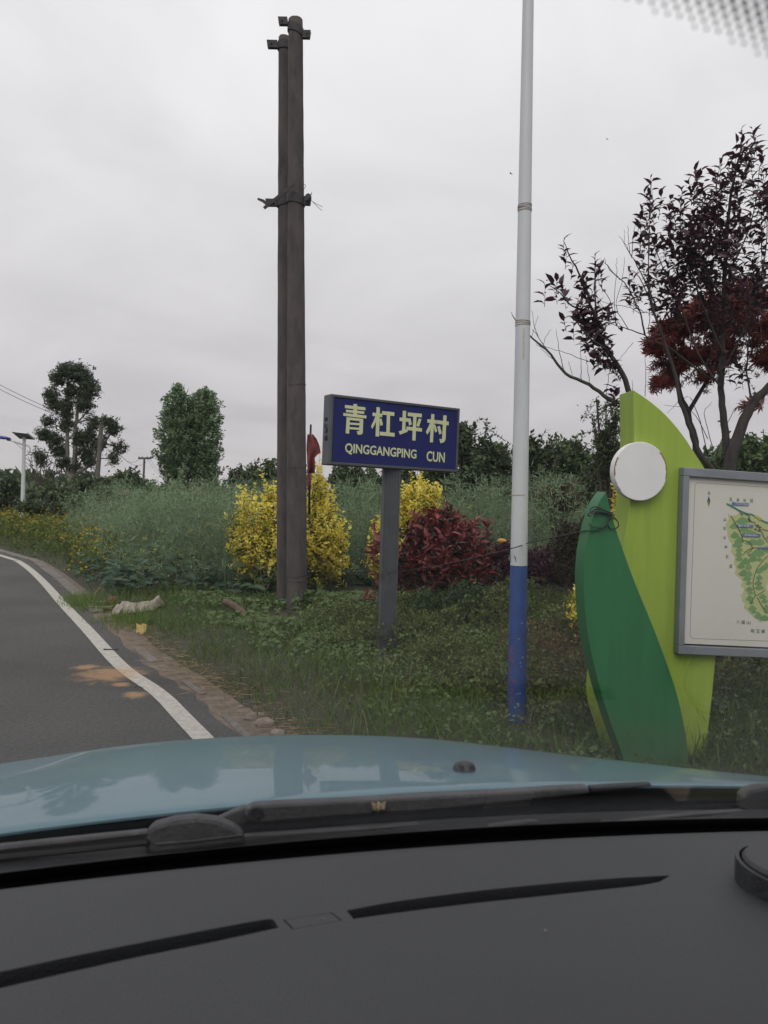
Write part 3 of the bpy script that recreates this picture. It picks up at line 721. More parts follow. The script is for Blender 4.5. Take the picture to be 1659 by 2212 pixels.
G = [[wp(664 + 8 * q, 1022 + 7 * j, DF - .02 + .015 * math.sin(q * 6 + j)) for q in np.linspace(0, 1, 5)] for j in range(6)]
MB().add(*sheet(np.array(G), (0, .003, 0))).build('torn_strip', redm, fl, True)

# ------------------------------------------------------------------ village name sign
sg_b = ground_at(834, 1402); DS = sg_b[1]
dl, dr_ = DS - .42, DS + .27
TLp, TRp, BRp, BLp = wp(714, 850, dl), wp(992, 882, dr_), wp(988, 1021, dr_), wp(709, 1004, dl)
ex = nrm((TRp - TLp) + (BRp - BLp)); ez = (TLp - BLp) + (TRp - BRp); ez = nrm(ez - ex * (ez @ ex)); ny = np.cross(ez, ex)   # away from the camera
ny = ny if ny[1] > 0 else -ny
ctr = (TLp + TRp + BRp + BLp) / 4; SW = np.linalg.norm(TRp - TLp) / 2 + np.linalg.norm(BRp - BLp) / 2; SH = np.linalg.norm(TLp - BLp) / 2 + np.linalg.norm(TRp - BRp) / 2
TK = .135
vs = thing('village_sign', sg_b, 'blue village name board with pale characters on a ribbed grey post', 'sign')
sgrey = mat('sign_frame_paint', (.075, .082, .092), .5, var=.2, scale=6, bump=.05)
bx = MB().add(*box(ctr + ny * (TK / 2 + .001), ex * SW / 2, ny * TK / 2, ez * SH / 2)).build('sign_box', sgrey, vs); bevel_obj(bx, .012, 3)
fw = .022
rim = MB()
for c_, a_, b_ in ((ctr + ez * (SH / 2 - fw / 2 - .004), ex * (SW / 2 - .004), ez * fw / 2), (ctr - ez * (SH / 2 - fw / 2 - .004), ex * (SW / 2 - .004), ez * fw / 2),
                   (ctr + ex * (SW / 2 - fw / 2 - .004), ex * fw / 2, ez * (SH / 2 - fw - .004)), (ctr - ex * (SW / 2 - fw / 2 - .004), ex * fw / 2, ez * (SH / 2 - fw - .004))):
    o = MB().add(*box(c_ - ny * .006, a_, ny * .008, b_)).build('frame_bar', sgrey, vs); bevel_obj(o, .003, 2)
bluem = mat('sign_blue', (.014, .020, .115), .5, var=.12, scale=4, spec=.25)
MB().add(*box(ctr - ny * .0015, ex * (SW / 2 - fw - .004), ny * .003, ez * (SH / 2 - fw - .004))).build('sign_face', bluem, vs)
letm = mat('reflective_letters', (.63, .66, .39), .5, var=.08, scale=12)
def zoom2(x, y): return 686 + x * .1953, 831.7 + y * .1953
FP = ctr - ny * .006
STROKES = (
 ([(303,220),(530,247),(529,280),(303,255)], [(398,208),(438,212),(434,345),(396,342)], [(316,272),(517,292),(516,320),(315,300)], [(286,308),(541,338),(540,370),(285,340)],
  [(322,355),(358,358),(350,538),(312,533)], [(322,355),(505,375),(504,402),(322,384)], [(466,372),(505,376),(500,530),(490,545),(466,550),(445,548),(434,510),(462,510)], [(350,414),(468,422),(468,446),(350,438)], [(350,464),(464,472),(464,497),(350,488)]),
 ([(653,243),(690,248),(680,570),(642,567)], [(610,305),(716,318),(715,356),(608,342)], [(642,342),(664,358),(628,445),(606,486),(592,455),(620,400)], [(684,378),(705,368),(724,440),(695,452)],
  [(714,287),(850,302),(848,343),(713,326)], [(768,320),(803,324),(797,545),(760,540)], [(690,515),(853,530),(851,572),(688,556)]),
 ([(944,284),(980,287),(970,505),(935,500)], [(909,358),(1005,368),(1003,408),(907,397)], [(898,512),(990,485),(1000,515),(912,550)], [(1000,303),(1154,318),(1152,358),(998,343)],
  [(1000,372),(1028,366),(1042,435),(1013,450)], [(1120,372),(1150,376),(1122,463),(1094,450)], [(985,458),(1156,478),(1154,516),(984,497)], [(1060,330),(1096,335),(1083,615),(1048,612)]),
 ([(1258,320),(1293,323),(1276,635),(1243,632)], [(1216,378),(1318,388),(1316,428),(1214,415)], [(1245,418),(1264,430),(1240,510),(1214,548),(1199,518),(1228,460)], [(1282,442),(1300,434),(1324,510),(1300,525)],
  [(1322,388),(1452,406),(1450,446),(1320,428)], [(1392,334),(1428,338),(1416,600),(1402,630),(1360,645),(1348,594),(1378,598)], [(1324,460),(1352,452),(1375,535),(1346,547)]))
for strokes in STROKES:
    mb = MB()
    for k, st in enumerate(strokes):
        mb.add(*prism([on_plane(*zoom2(x, y), FP - ny * (.002 + .00012 * k), ny) for x, y in st], ny * .0022))
    mb.build('character', letm, vs)
for s_, (x0, x1, yl0, yl1, yr0, yr1) in (('QINGGANGPING', (303, 1092, 640, 764, 712, 833)), ('CUN', (1205, 1405, 728, 842, 748, 858))):
    a_ = on_plane(*zoom2(x0, yl1), FP, ny); b_ = on_plane(*zoom2(x1, yr1), FP, ny); t_ = on_plane(*zoom2(x0, yl0), FP, ny)
    mb = MB(); text_on(mb, s_, a_, nrm(b_ - a_), ez, np.linalg.norm(b_ - a_), (t_ - a_) @ ez, .02, 0, -ny, .003); mb.build('lettering', letm, vs)
# smudged black scrawl on the left end of the box
lefte = ctr - ex * SW / 2
sm = MB()
for y0, hgt in ((902, 8), (915, 10), (926, 9), (940, 12)):
    for k in range(3):
        p_ = [on_plane(703 + rng.uniform(-2, 5), y0 + rng.uniform(0, hgt), lefte - ex * .0012, ex) for _ in range(4)]
        sm.add(*tube(smoothline(p_, 3), .0035, 4))
sm.build('scrawl', rubber, vs, kind='stuff')
# ribbed post
pt_ = on_plane(846, 1008, ctr + ny * TK / 2, ny); pt_ = wp(846, 1004, DS); pax = nrm(pt_ - sg_b); bot = sg_b - pax * .25
hw = 19.0 * DS / FOC; hd = .05
prof = [(-hw, -hd), (-hw * .80, -hd - .004)]
for k in range(7):
    xx = -hw * .72 + k * hw * 1.44 / 6
    prof += [(xx - .0055, -hd), (xx - .0035, -hd + .0055), (xx + .0035, -hd + .0055), (xx + .0055, -hd)]
prof += [(hw * .80, -hd - .004), (hw, -hd), (hw, hd), (-hw, hd)]
pxv = nrm(np.array([math.cos(.12), math.sin(.12), 0])); pyv = np.array([-pxv[1], pxv[0], 0])
poly = np.array([bot + pxv * a_ + pyv * b_ for a_, b_ in prof])
MB().add(*prism(poly, pax * (np.linalg.norm(pt_ - bot)))).build('post', sgrey, vs)

# ------------------------------------------------------------------ white lamp pole with blue foot
lb = ground_at(1115, 1560); DL = lb[1]
lt = wp(1141, 0, DL); lax = nrm(lt - lb); Ltop = np.linalg.norm(lt - lb)
lp = thing('lamp_pole', lb, 'white steel lamp pole with blue painted foot and rusty wire ties', 'pole')
r_at = lambda L: (20.3 + (11.8 - 20.3) * L / Ltop) * DL / FOC
bandL = np.linalg.norm(wp(1118, 1221, DL) - lb)
whitem = mat('white_paint', (.54, .555, .575), .45, var=.10, scale=5, stretch=(1, 1, .25), bump=.02)
bluep = mat('blue_paint', (.035, .075, .235), .5, var=.22, scale=10, bump=.05)
for nm, m_, l0, l1, ex_ in (('blue_foot', bluep, -.25, bandL, .0008), ('white_shaft', whitem, bandL - .02, Ltop * 1.6, 0)):
    L_ = np.linspace(l0, l1, 24); P = lb + lax * L_[:, None]
    MB().add(*tube(P, np.array([max(r_at(q), .03) + ex_ for q in L_]), 32)).build(nm, m_, lp, math.radians(40))
tiem = mat('rusty_tie', (.33, .27, .20), .7, var=.5, scale=40, col2=(.16, .09, .045))
rustst = mat('rust_stain', (.40, .27, .12), .8, var=.3, scale=60)
for py, n in ((452, 4), (701, 3)):
    for k in range(n):
        L_ = np.linalg.norm(wp(1130, py + (k - n / 2) * 4.2, DL) - lb); c = lb + lax * L_; r = r_at(L_) + .0012; a_ = np.linspace(0, 2 * PI, 33); tz = rng.uniform(-.006, .006)
        MB().add(*tube(np.c_[c[0] + r * np.cos(a_), c[1] + r * np.sin(a_), c[2] + tz * np.cos(a_) + rng.uniform(-.002, .002) * np.sin(2 * a_)], .0022, 5, False)).build('tie_wire', tiem, lp)
def on_pole(px, py, off=.0009):
    L_ = np.linalg.norm(wp(1118 + (1560 - py) / 1560 * 24, py, DL) - lb); c = lb + lax * L_; r = r_at(L_) + off; rr = ray(px, py)
    # the ray against the upright cylinder
    o = CAM[:2] - c[:2]; d = rr[:2]; A_ = d @ d; B_ = 2 * o @ d; C_ = o @ o - r * r; disc = max(B_ * B_ - 4 * A_ * C_, 0)
    return CAM + rr * ((-B_ - math.sqrt(disc)) / (2 * A_))
def patch_on_pole(name, pxs, m_, off=.0012, par=None):
    P = np.array([on_pole(x, y, off) for x, y in pxs]); return MB().add(*prism(P, (0, .002, 0))).build(name, m_, par or lp)
# rust run under the lower ties, scratches and chipped paint
G = np.array([[on_pole(x + q, y, .0006) for q in (-1.6 + .5 * math.sin(y), 1.4 + .6 * math.sin(y * .7))] for x, y in zip(np.linspace(1132, 1131, 12), np.linspace(708, 778, 12))])
MB().add(*sheet(G, (0, .001, 0))).build('rust_run', mat('rust_run', (.50, .44, .32), .8, var=.3, scale=50), lp)
G = np.array([[on_pole(x, 1070 - .6 * (x - 1117) * .05 + q, .001) for q in (-1, .6)] for x in np.linspace(1101, 1134, 12)])
MB().add(*sheet(G, (0, .001, 0))).build('rust_scratch', rustst, lp)
chip = mat('chipped_paint', (.36, .33, .27), .8)
for x, y in ((1113, 1528), (1118, 1520), (1126, 1440), (1129, 1420), (1124, 1432), (1110, 1548), (1121, 1546), (1127, 1346), (1121, 1380), (1117, 1499), (1123, 1498)):
    q = [(x + math.cos(a) * rng.uniform(1.0, 3.0), y + math.sin(a) * rng.uniform(.6, 2.0)) for a in np.linspace(0, 2 * PI, 7)[:-1]]
    patch_on_pole('paint_chip', q, chip)
# small number plate, worn
pl_ = patch_on_pole('number_plate', [(1099, 1198), (1111, 1200), (1114.5, 1205), (1115, 1214), (1103, 1214.5), (1099, 1210)], mat('plate_grey', (.20, .20, .20), .5, var=.6, scale=90, col2=(.06, .065, .07)), .002)
# red handwriting running down the pole
redp = mat('red_marker', (.30, .05, .04), .7)
wr_ = MB()
for strokes in ([[(1101, 1399), (1111, 1399)], [(1104, 1399), (1103, 1410)], [(1110, 1400), (1104, 1405), (1111, 1411)]],
                [[(1105, 1416), (1103, 1432)], [(1102, 1424), (1111, 1419)], [(1104, 1424), (1110, 1430)], [(1100, 1432), (1109, 1434)]],
                [[(1105, 1440), (1104, 1456)], [(1101, 1447), (1109, 1446)]],
                [[(1102, 1463), (1110, 1462)], [(1103, 1463), (1101, 1472), (1109, 1470), (1109, 1478), (1101, 1480)]],
                [[(1106, 1487), (1101, 1492), (1104, 1499), (1109, 1494), (1106, 1487)]],
                [[(1105, 1505), (1101, 1511), (1105, 1516), (1108, 1510), (1105, 1505)]]):
    for st in strokes:
        wr_.add(*tube(smoothline([on_pole(x, y, .0006) for x, y in st], 3), .0022, 5))
wr_.build('handwriting', redp, lp)

# ------------------------------------------------------------------ leaf-shaped board with the village map
mbase = ground_at(1400, 1640); DM = mbase[1] + .02
YAW = math.radians(6)
mx_ = np.array([math.cos(YAW), math.sin(YAW), 0]); my_ = np.array([-math.sin(YAW), math.cos(YAW), 0])   # my_: away from the camera
M0 = wp(1400, 1300, DM)
mp_ = thing('map_sign', np.r_[(M0 + my_ * .1)[:2], gz(M0[0], M0[1])], 'tall leaf-shaped green board carrying a framed village map and a blank white disc', 'sign')
def zoom4(x, y): return 1188 + x * .3905, 810 + y * .3905
def onM(px, py, off=0.0): return on_plane(px, py, M0 + my_ * off, my_)
def steel(name, col):
    return mat(name, col, .42, var=.10, scale=3, bump=.03, spec=.4)
def streaked(name, col):
    m = mat(name, col, .42, var=.11, scale=2.2, stretch=(9, 9, .5), bump=.02, spec=.4); t = m.node_tree; b = t.nodes['Principled BSDF']; src = b.inputs['Base Color'].links[0].from_socket
    ge_ = t.nodes.new('ShaderNodeNewGeometry'); sp_ = t.nodes.new('ShaderNodeSeparateXYZ'); t.links.new(ge_.outputs['Position'], sp_.inputs[0])
    nz_ = t.nodes.new('ShaderNodeTexNoise'); nz_.inputs['Scale'].default_value = 11; nz_.inputs['Detail'].default_value = 7; t.links.new(ge_.outputs['Position'], nz_.inputs['Vector'])
    ma = t.nodes.new('ShaderNodeMath'); ma.operation = 'MULTIPLY_ADD'; ma.inputs[1].default_value = -.5; t.links.new(nz_.outputs['Fac'], ma.inputs[0]); t.links.new(sp_.outputs['Z'], ma.inputs[2])
    r_ = t.nodes.new('ShaderNodeMapRange'); r_.inputs['From Min'].default_value = -.22; r_.inputs['From Max'].default_value = .12; r_.inputs['To Min'].default_value = .35; r_.inputs['To Max'].default_value = 0; t.links.new(ma.outputs[0], r_.inputs['Value'])
    x_ = t.nodes.new('ShaderNodeMix'); x_.data_type = 'RGBA'; t.links.new(r_.outputs[0], x_.inputs[0]); t.links.new(src, x_.inputs[6]); x_.inputs[7].default_value = (.13, .095, .06, 1); t.links.new(x_.outputs[2], b.inputs['Base Color']); return m
limem, greenm = streaked('lime_paint', (.29, .40, .055)), streaked('green_paint', (.024, .145, .052))
def outline(pts, k=3):
    return pts
def curve(pts, k=4): return [tuple(q[:2]) for q in smoothline(np.c_[np.array(pts, float), np.zeros(len(pts))], k)]
lime = curve([(462, 82), (560, 150), (650, 230), (740, 338), (800, 430), (865, 530)]) + [(930, 700), (935, 1400), (917, 1562)] + curve([(917, 1562), (895, 1800), (868, 2030), (850, 2210)])[1:] + curve([(390, 2210), (330, 2020), (272, 1810), (290, 1560), (345, 1250), (395, 985), (430, 810), (452, 600), (466, 340), (462, 95)])
P = np.array([onM(*zoom4(x, y)) for x, y in lime])
lo_ = MB().add(*prism(P, my_ * .185)).build('lime_leaf', limem, mp_, label='tall lime green leaf shape'); bevel_obj(lo_, .004, 2, 50)
grn = curve([(310, 645), (345, 790), (400, 958), (470, 1150), (560, 1368), (640, 1578), (700, 1758), (740, 1930), (762, 2080), (768, 2230)]) + curve([(430, 2230), (400, 2100), (330, 1905), (270, 1705), (222, 1505), (194, 1305), (186, 1130), (196, 980), (226, 830), (262, 722), (309, 647)])
P = np.array([onM(*zoom4(x, y), -.16) for x, y in grn])
go_ = MB().add(*prism(P, my_ * .125)).build('green_leaf', greenm, mp_, label='dark green curved leaf in front of the lime one'); bevel_obj(go_, .004, 2, 50)
discm = mat('white_disc', (.74, .735, .73), .45, var=.06, scale=4)
tn = discm.node_tree; bn = tn.nodes['Principled BSDF']
c_ = onM(1383.5, 1018, -.052); rx_ = 59.5 * DM / FOC
a_ = np.linspace(0, 2 * PI, 65)[:-1]
ring = np.array([c_ + rx_ * (math.cos(q) * mx_ + 1.05 * math.sin(q) * cz_) for q in a_])
do_ = MB().add(*prism(ring[::-1], my_ * .05)).build('disc', discm, mp_); bevel_obj(do_, .003, 2, 50)
rustm2 = mat('disc_rust', (.26, .13, .04), .9, var=.5, scale=80)
for a0, a1, w_ in ((2.65, 3.35, .010), (.05, .75, .008), (-.25, .05, .006), (3.4, 3.9, .004)):
    k_ = np.linspace(a0, a1, 16); wv = w_ * (.35 + .65 * rng.uniform(0, 1, 16))
    G = np.array([[c_ - my_ * .0012 + (rx_ - .002 - q) * (math.cos(x) * mx_ + 1.05 * math.sin(x) * cz_) for q in (0, wv[i])] for i, x in enumerate(k_)])
    MB().add(*sheet(G, my_ * .001)).build('rust_patch', rustm2, do_)
# framed map
mz = lambda x, y: (1431 + x * .1953, 999 + y * .1953)
OF = -.055                                         # face of the frame in front of the lime leaf
fgrey = mat('frame_grey', (.20, .215, .24), .45, var=.15, scale=8, bump=.03)
A0, B0 = onM(*mz(238, 52), OF), onM(*mz(175, 2120), OF)
mex = mx_; fez = nrm(A0 - B0); fez = nrm(fez - mex * (fez @ mex) * 0)
hF = np.linalg.norm(A0 - B0); WF = 1.36
fx = nrm(onM(1659, 1022, OF) - A0)
def fpt(u, v, off): return B0 + fx * u + (A0 - B0) * v + my_ * (off - OF)
o = MB().add(*prism([fpt(0, 0, 0), fpt(WF, 0, 0), fpt(WF, 1, 0), fpt(0, 1, 0)], my_ * .06)); o = o.build('map_board', fgrey, mp_)
bw = .034; bh = bw / hF; tp_ = .046 / hF
for u0, u1, v0, v1 in ((0, WF, 1 - tp_, 1), (0, WF, 0, tp_), (0, bw, tp_, 1 - tp_), (WF - bw, WF, tp_, 1 - tp_)):
    q = MB().add(*prism([fpt(u0, v0, OF), fpt(u1, v0, OF), fpt(u1, v1, OF), fpt(u0, v1, OF)], my_ * (-OF - .001))).build('frame_bar', fgrey, mp_); bevel_obj(q, .004, 2)
prm = mat('map_print', (.60, .585, .53), .5, var=.04, scale=2)
SO = -.030
mprint = MB().add(*prism([fpt(bw, tp_, SO), fpt(WF - bw, tp_, SO), fpt(WF - bw, 1 - tp_, SO), fpt(bw, 1 - tp_, SO)], my_ * .0285)).build('map_panel', prm, mp_, label='cream map print of the village behind the frame')
blackl = mat('shadow_gap', (.01, .01, .01), .7)
q = MB().add(*prism([fpt(bw, tp_, SO - .004), fpt(WF - bw, tp_, SO - .004), fpt(WF - bw, tp_ + .008, SO - .004), fpt(bw, tp_ + .008, SO - .004)], my_ * .0035)).build('shadow_strip', blackl, mp_)  # black strip painting the shadow along the lower frame bar
def flat(mb, pts, lv): mb.add(*prism([onM(*mz(x, y), SO - .0006 * lv) for x, y in pts], my_ * .0004))
def strip(mb, pts, w_, lv, closed=False):
    c = np.array(curve(pts, 5) if not closed else pts); tn_ = nrm(np.gradient(c, axis=0)); nn = np.c_[-tn_[:, 1], tn_[:, 0]] * w_ / 2
    G = np.array([[onM(*mz(*(c[i] + nn[i])), SO - .0006 * lv), onM(*mz(*(c[i] - nn[i])), SO - .0006 * lv)] for i in range(len(c))]); mb.add(*sheet(G, my_ * .0004))
inkm = mat('ink_dark', (.06, .075, .05), .6); inkg = mat('ink_green', (.10, .17, .07), .6)
mb = MB()
cor = [(360 + 38 * (1 - math.cos(a)), 222 + 38 * (1 - math.sin(a))) for a in np.linspace(0, PI / 2, 6)]
strip(mb, [(2600, 352)] + [(1167, 275)] + [(398, 222)] + [(375, 228), (362, 245), (360, 262)] + [(335, 1000), (305, 1900)] + [(308, 1925), (322, 1942), (345, 1948)] + [(1167, 1976), (2600, 2020)], 4, 1, True)
mb.build('border_line', inkg, mprint)
land = MB(); flat(land, [(722, 565), (760, 590), (830, 575), (850, 555), (905, 570), (980, 600), (1040, 640), (1100, 640), (1200, 660), (1300, 700), (1420, 900), (1380, 1200), (1300, 1500), (1220, 1700), (1120, 1740), (1085, 1775), (1050, 1740), (1000, 1700), (945, 1650), (900, 1605), (915, 1560), (878, 1530), (880, 1475), (850, 1470), (885, 1460), (905, 1400), (862, 1360), (890, 1310), (850, 1275), (800, 1230), (815, 1160), (790, 1120), (800, 1040), (760, 990), (770, 900), (740, 860), (720, 820), (715, 740), (700, 680), (740, 620)], 1)
land.build('map_land', mat('ink_pale_green', (.43, .47, .22), .6), mprint)
gap_ = MB(); flat(gap_, [(1190, 1250), (1330, 1150), (1330, 1500), (1230, 1620), (1150, 1380)], 2); gap_.build('map_clearing', prm, mprint)
hills = MB()
for x, y, w_, h_ in ((885, 640, 160, 80), (790, 700, 100, 70), (900, 740, 130, 60), (960, 780, 200, 80), (800, 800, 100, 80), (850, 860, 110, 80), (830, 905, 120, 70), (1000, 880, 180, 70), (1080, 880, 110, 80), (850, 960, 80, 60), (845, 1010, 80, 70), (1050, 1000, 170, 90), (1150, 960, 120, 80), (850, 1060, 80, 60), (1000, 1060, 90, 80), (920, 1090, 110, 80), (1070, 1070, 70, 50),
                     (870, 1140, 90, 70), (950, 1150, 80, 90), (900, 1220, 120, 80), (960, 1230, 80, 70), (935, 1280, 100, 60), (955, 1330, 70, 50), (960, 1400, 90, 60), (975, 1440, 70, 40), (965, 1500, 90, 70), (985, 1545, 60, 40), (995, 1610, 100, 70), (1010, 1650, 70, 40), (1060, 1690, 90, 80), (1130, 1720, 120, 70),
                     (1070, 1200, 80, 60), (1110, 1170, 90, 60), (1150, 1140, 70, 70), (1070, 1270, 80, 60), (1060, 1330, 90, 60), (1070, 1380, 110, 60), (1110, 1480, 90, 60), (1130, 1530, 80, 60), (1150, 1600, 70, 70), (1165, 1640, 80, 60), (1200, 820, 120, 80), (1230, 1130, 90, 70), (1300, 1050, 100, 80), (1210, 1560, 80, 60)):
    hills.add(*prism([onM(*mz(x + w_ / 2 * a, y + h_ / 2 * b), SO - .0004 * (4 + rng.uniform(0, 1.2))) for a, b in ((-1, .35), (-.8, .05), (-.4, -.55), (-.05, -1), (.35, -.7), (.75, -.15), (1, .3), (.6, .8), (0, 1), (-.6, .8))], my_ * .0001))
hills.build('map_hills', leafmat('ink_mid_green', [(.15, .27, .11), (.17, .30, .13), (.19, .32, .14)], .7, 0), mprint, kind='stuff')
hw_ = MB(); strip(hw_, [(712, 455), (780, 490), (850, 530), (920, 560), (1000, 580), (1080, 630), (1200, 680), (1400, 740)], 15, 6); hw_.build('map_highway', mat('ink_teal', (.02, .22, .12), .6), mprint)
rd = MB()
for q in ([(855, 540), (870, 565), (880, 582), (900, 560), (930, 575), (965, 595), (955, 615), (985, 655), (1020, 660), (1030, 690), (1080, 740), (1110, 790), (1125, 830), (1170, 885)], [(890, 870), (930, 866), (975, 895), (1000, 940), (1060, 942)], [(1000, 940), (930, 980), (890, 1025)], [(1000, 945), (975, 980), (945, 1000), (975, 1040)],
          [(1170, 1030), (1100, 1100), (1040, 1190), (1010, 1290), (1005, 1360), (1030, 1465), (1080, 1450), (1135, 1410)], [(1030, 1465), (990, 1540), (980, 1565)], [(1050, 1490), (1075, 1540), (1110, 1600), (1145, 1660)], [(758, 592), (790, 640), (870, 790), (890, 870)], [(1100, 735), (1167, 755), (1250, 760)]):
    strip(rd, q, 6, 7)
rd.build('map_roads', inkm, mprint)
yl = MB(); strip(yl, [(1018, 590), (1055, 608), (1092, 630)], 26, 8); yl.build('map_road_plate', mat('ink_yellow', (.45, .42, .05), .6), mprint)
bk = MB()
for x, y in ((1057, 695), (1082, 715), (1030, 738), (1068, 752), (960, 625), (970, 645)): flat(bk, [(x - 14, y - 10), (x + 10, y - 6), (x + 14, y + 10), (x - 10, y + 7)], 8)
flat(bk, [(513, 368), (531, 430), (495, 430)], 2)
bk.build('map_houses', inkm, mprint, kind='stuff')
cg = MB(); flat(cg, [(495, 431), (531, 431), (511, 492)], 2); cg.build('compass_needle', mat('ink_compass', (.14, .25, .06), .6), mprint)
lab_m = mat('ink_blue', (.11, .17, .36), .6)
for q in ([(803, 443), (957, 450), (957, 477), (803, 472)], [(832, 682), (965, 684), (965, 718), (830, 716)], [(892, 786), (1055, 792), (1055, 826), (888, 818)], [(1062, 935), (1300, 944), (1300, 962), (1062, 955)]):
    mb = MB(); flat(mb, q, 9); mb.build('map_label', lab_m, mprint)
for x, y in ((787, 454), (990, 706), (1070, 808)):
    mb = MB(); flat(mb, [(x + 19 * math.cos(a), y + 19 * math.sin(a)) for a in np.linspace(0, 2 * PI, 15)[:-1]], 10); mb.build('map_symbol', lab_m, mprint)
wl_ = MB(); tk = MB(); tg = MB()
def mtext(mb, ch, x, y, w_, h_, lv=3):
    a_ = onM(*mz(x - w_ / 2, y + h_ / 2), SO - .0006 * lv); b_ = onM(*mz(x + w_ / 2, y + h_ / 2), SO - .0006 * lv); c2 = onM(*mz(x - w_ / 2, y - h_ / 2), SO - .0006 * lv)
    text_on(mb, ch, a_, nrm(b_ - a_), nrm(c2 - a_), np.linalg.norm(b_ - a_), np.linalg.norm(c2 - a_), .012, 0)
mtext(tk, '北', 515, 339, 32, 34)
for ch, x, y in (('五', 757, 407), ('龙', 834, 413), ('社', 911, 418), ('区', 989, 422), ('止', 692, 627), ('戈', 686, 727), ('火', 688, 830), ('街', 703, 935), ('社', 716, 1040), ('区', 759, 1146)): mtext(tg, ch, x, y, 33, 36)
for ch, x, y in (('八', 836, 1766), ('面', 894, 1768), ('山', 954, 1770), ('苟', 998, 1863), ('王', 1057, 1866), ('寨', 1115, 1868)): mtext(tg, ch, x, y, 40, 40)
for i, ch in enumerate('景客交通'): mtext(wl_, ch, 852 + 31 * i, 700, 25, 26, 12)
for i, ch in enumerate('崖汉墓遗址露台'): mtext(wl_, ch, 918 + 21 * i, 803 + i, 17, 20, 12)
for i, ch in enumerate('三杉交通站'): mtext(wl_, ch, 828 + 27 * i, 460 + i, 20, 19, 12)
tk.build('compass_character', inkm, mprint); tg.build('place_names', inkg, mprint, kind='stuff'); wl_.build('label_characters', mat('ink_white', (.65, .66, .62), .6), mprint, kind='stuff')
# black wire coil over the tip of the dark leaf
z6 = lambda x, y: (1242 + x * .1302, 1026 + y * .1302)
coil = thing('wire_coil', onM(1290, 1110, -.18), 'loops of thin black cable hung over the tip of the dark green leaf', 'cable')
for pts_ in ([(610, 660), (500, 590), (370, 530), (280, 545), (250, 600), (290, 640), (450, 640), (620, 680)], [(630, 640), (520, 600), (400, 560), (320, 570), (300, 610), (420, 610), (560, 650), (635, 670)], [(270, 680), (220, 670), (230, 635), (300, 605), (450, 615), (600, 655)],
             [(600, 700), (540, 790), (460, 870), (360, 920), (190, 925)], [(225, 805), (280, 850), (360, 875), (430, 870), (520, 800), (595, 690)], [(610, 690), (560, 760), (550, 830), (590, 890), (690, 880), (725, 830), (700, 760), (640, 700)]):
    P = np.array([onM(*z6(x, y), -.172 - .004 * (i % 3)) for i, (x, y) in enumerate(pts_)])
    MB().add(*tube(smoothline(P, 5), .0035, 6)).build('cable_loop', darkw, coil, True)
# thin wire strung from the poles past the sign post and lamp pole to the leaf
wpts = [wp(640, 1250, D1 - .16), wp(700, 1222, 8.6), wp(757, 1239, 7.9), wp(815, 1240, DS - .075), wp(842, 1238, DS - .075), wp(960, 1219, 6.0), wp(1097, 1187, DL - .06), wp(1142, 1173, DL - .05), wp(1265, 1146, DM - .17)]
tag(MB().add(*tube(smoothline(wpts, 6), .0032, 6)).build('wire', darkw, None, True), 'thin dark wire sagging from the concrete poles across the posts to the leaf board', 'wire')

# ------------------------------------------------------------------ small things on the verge
barkm = mat('bark', (.085, .068, .055), .95, var=.5, scale=18, bump=.7, stretch=(1, 1, .3))
darkbark = mat('dark_bark', (.045, .038, .036), .95, var=.45, scale=22, bump=.6, stretch=(1, 1, .3))
twigm = mat('twig', (.06, .048, .04), .9)
def lump(c, ax, ay, az, nu=28, nv=16, amp=.18, seed=0, sharp=2.2):
    """crumpled closed bag or cloth"""
    th = np.linspace(0, 2 * PI, nu + 1)[:-1]; ph = np.linspace(.06, PI - .06, nv); r_ = np.random.default_rng(seed); V = []
    ks = r_.normal(0, 1, (9, 3)); kp = r_.uniform(0, 6, 9)
    for p in ph:
        for t_ in th:
            d = np.array([math.sin(p) * math.cos(t_), math.sin(p) * math.sin(t_), math.cos(p)])
            h = sum(abs(math.sin(sharp * (k @ d) + q)) for k, q in zip(ks, kp)) / 9
            V.append(c + (d[0] * np.asarray(ax) + d[1] * np.asarray(ay) + d[2] * np.asarray(az)) * (1 - amp + amp * 2 * (h - .4)))
    V = np.array(V); i = np.arange(nv - 1)[:, None] * nu; j = np.arange(nu)[None]; j1 = (j + 1) % nu
    F = np.stack([i + j, i + nu + j, i + nu + j1, i + j1], -1).reshape(-1, 4)
    return V, [F, np.arange(nu)[None], (np.arange(nu)[::-1] + (nv - 1) * nu)[None]]
sackm = mat('dirty_sacking', (.30, .265, .215), .85, var=.4, scale=14, bump=.5, bscale=70)
g = ground_at(300, 1324); k_ = g[1] / FOC
sk = thing('sack', g, 'crumpled dirty beige plastic sack lying in the weeds near the road', 'sack')
uu, vv = np.meshgrid(np.linspace(-1, 1, 56), np.linspace(-1, 1, 30), indexing='ij')
rid = lambda a, b, c: np.abs(np.sin(a * uu + b * vv + c)) ** .6
zz = np.clip(1 - np.abs(vv) ** 2.4, 0, 1) * (.085 + .055 * np.exp(-((uu - .82) / .22) ** 2) + .035 * np.exp(-((uu + .8) / .2) ** 2)) * np.clip((1.04 - np.abs(uu)) * 7, 0, 1)
zz = zz + (.016 * rid(5, 2.3, .4) + .014 * rid(-3, 4.1, 1.2) + .010 * rid(9, -5, 2) - .02) * np.clip(1.1 - np.abs(vv), 0, 1)
G = np.stack([g[0] + uu * 46 * k_ + .03 * vv + .012 * np.sin(vv * 5 + uu * 3), g[1] + .06 + vv * .15 * (1 - .25 * uu ** 2) + .02 * np.sin(uu * 6), g[2] + .02 + zz + .03 * uu], -1)
MB().add(*sheet(G, (0, 0, -.004))).build('sack_body', sackm, sk, math.radians(40))
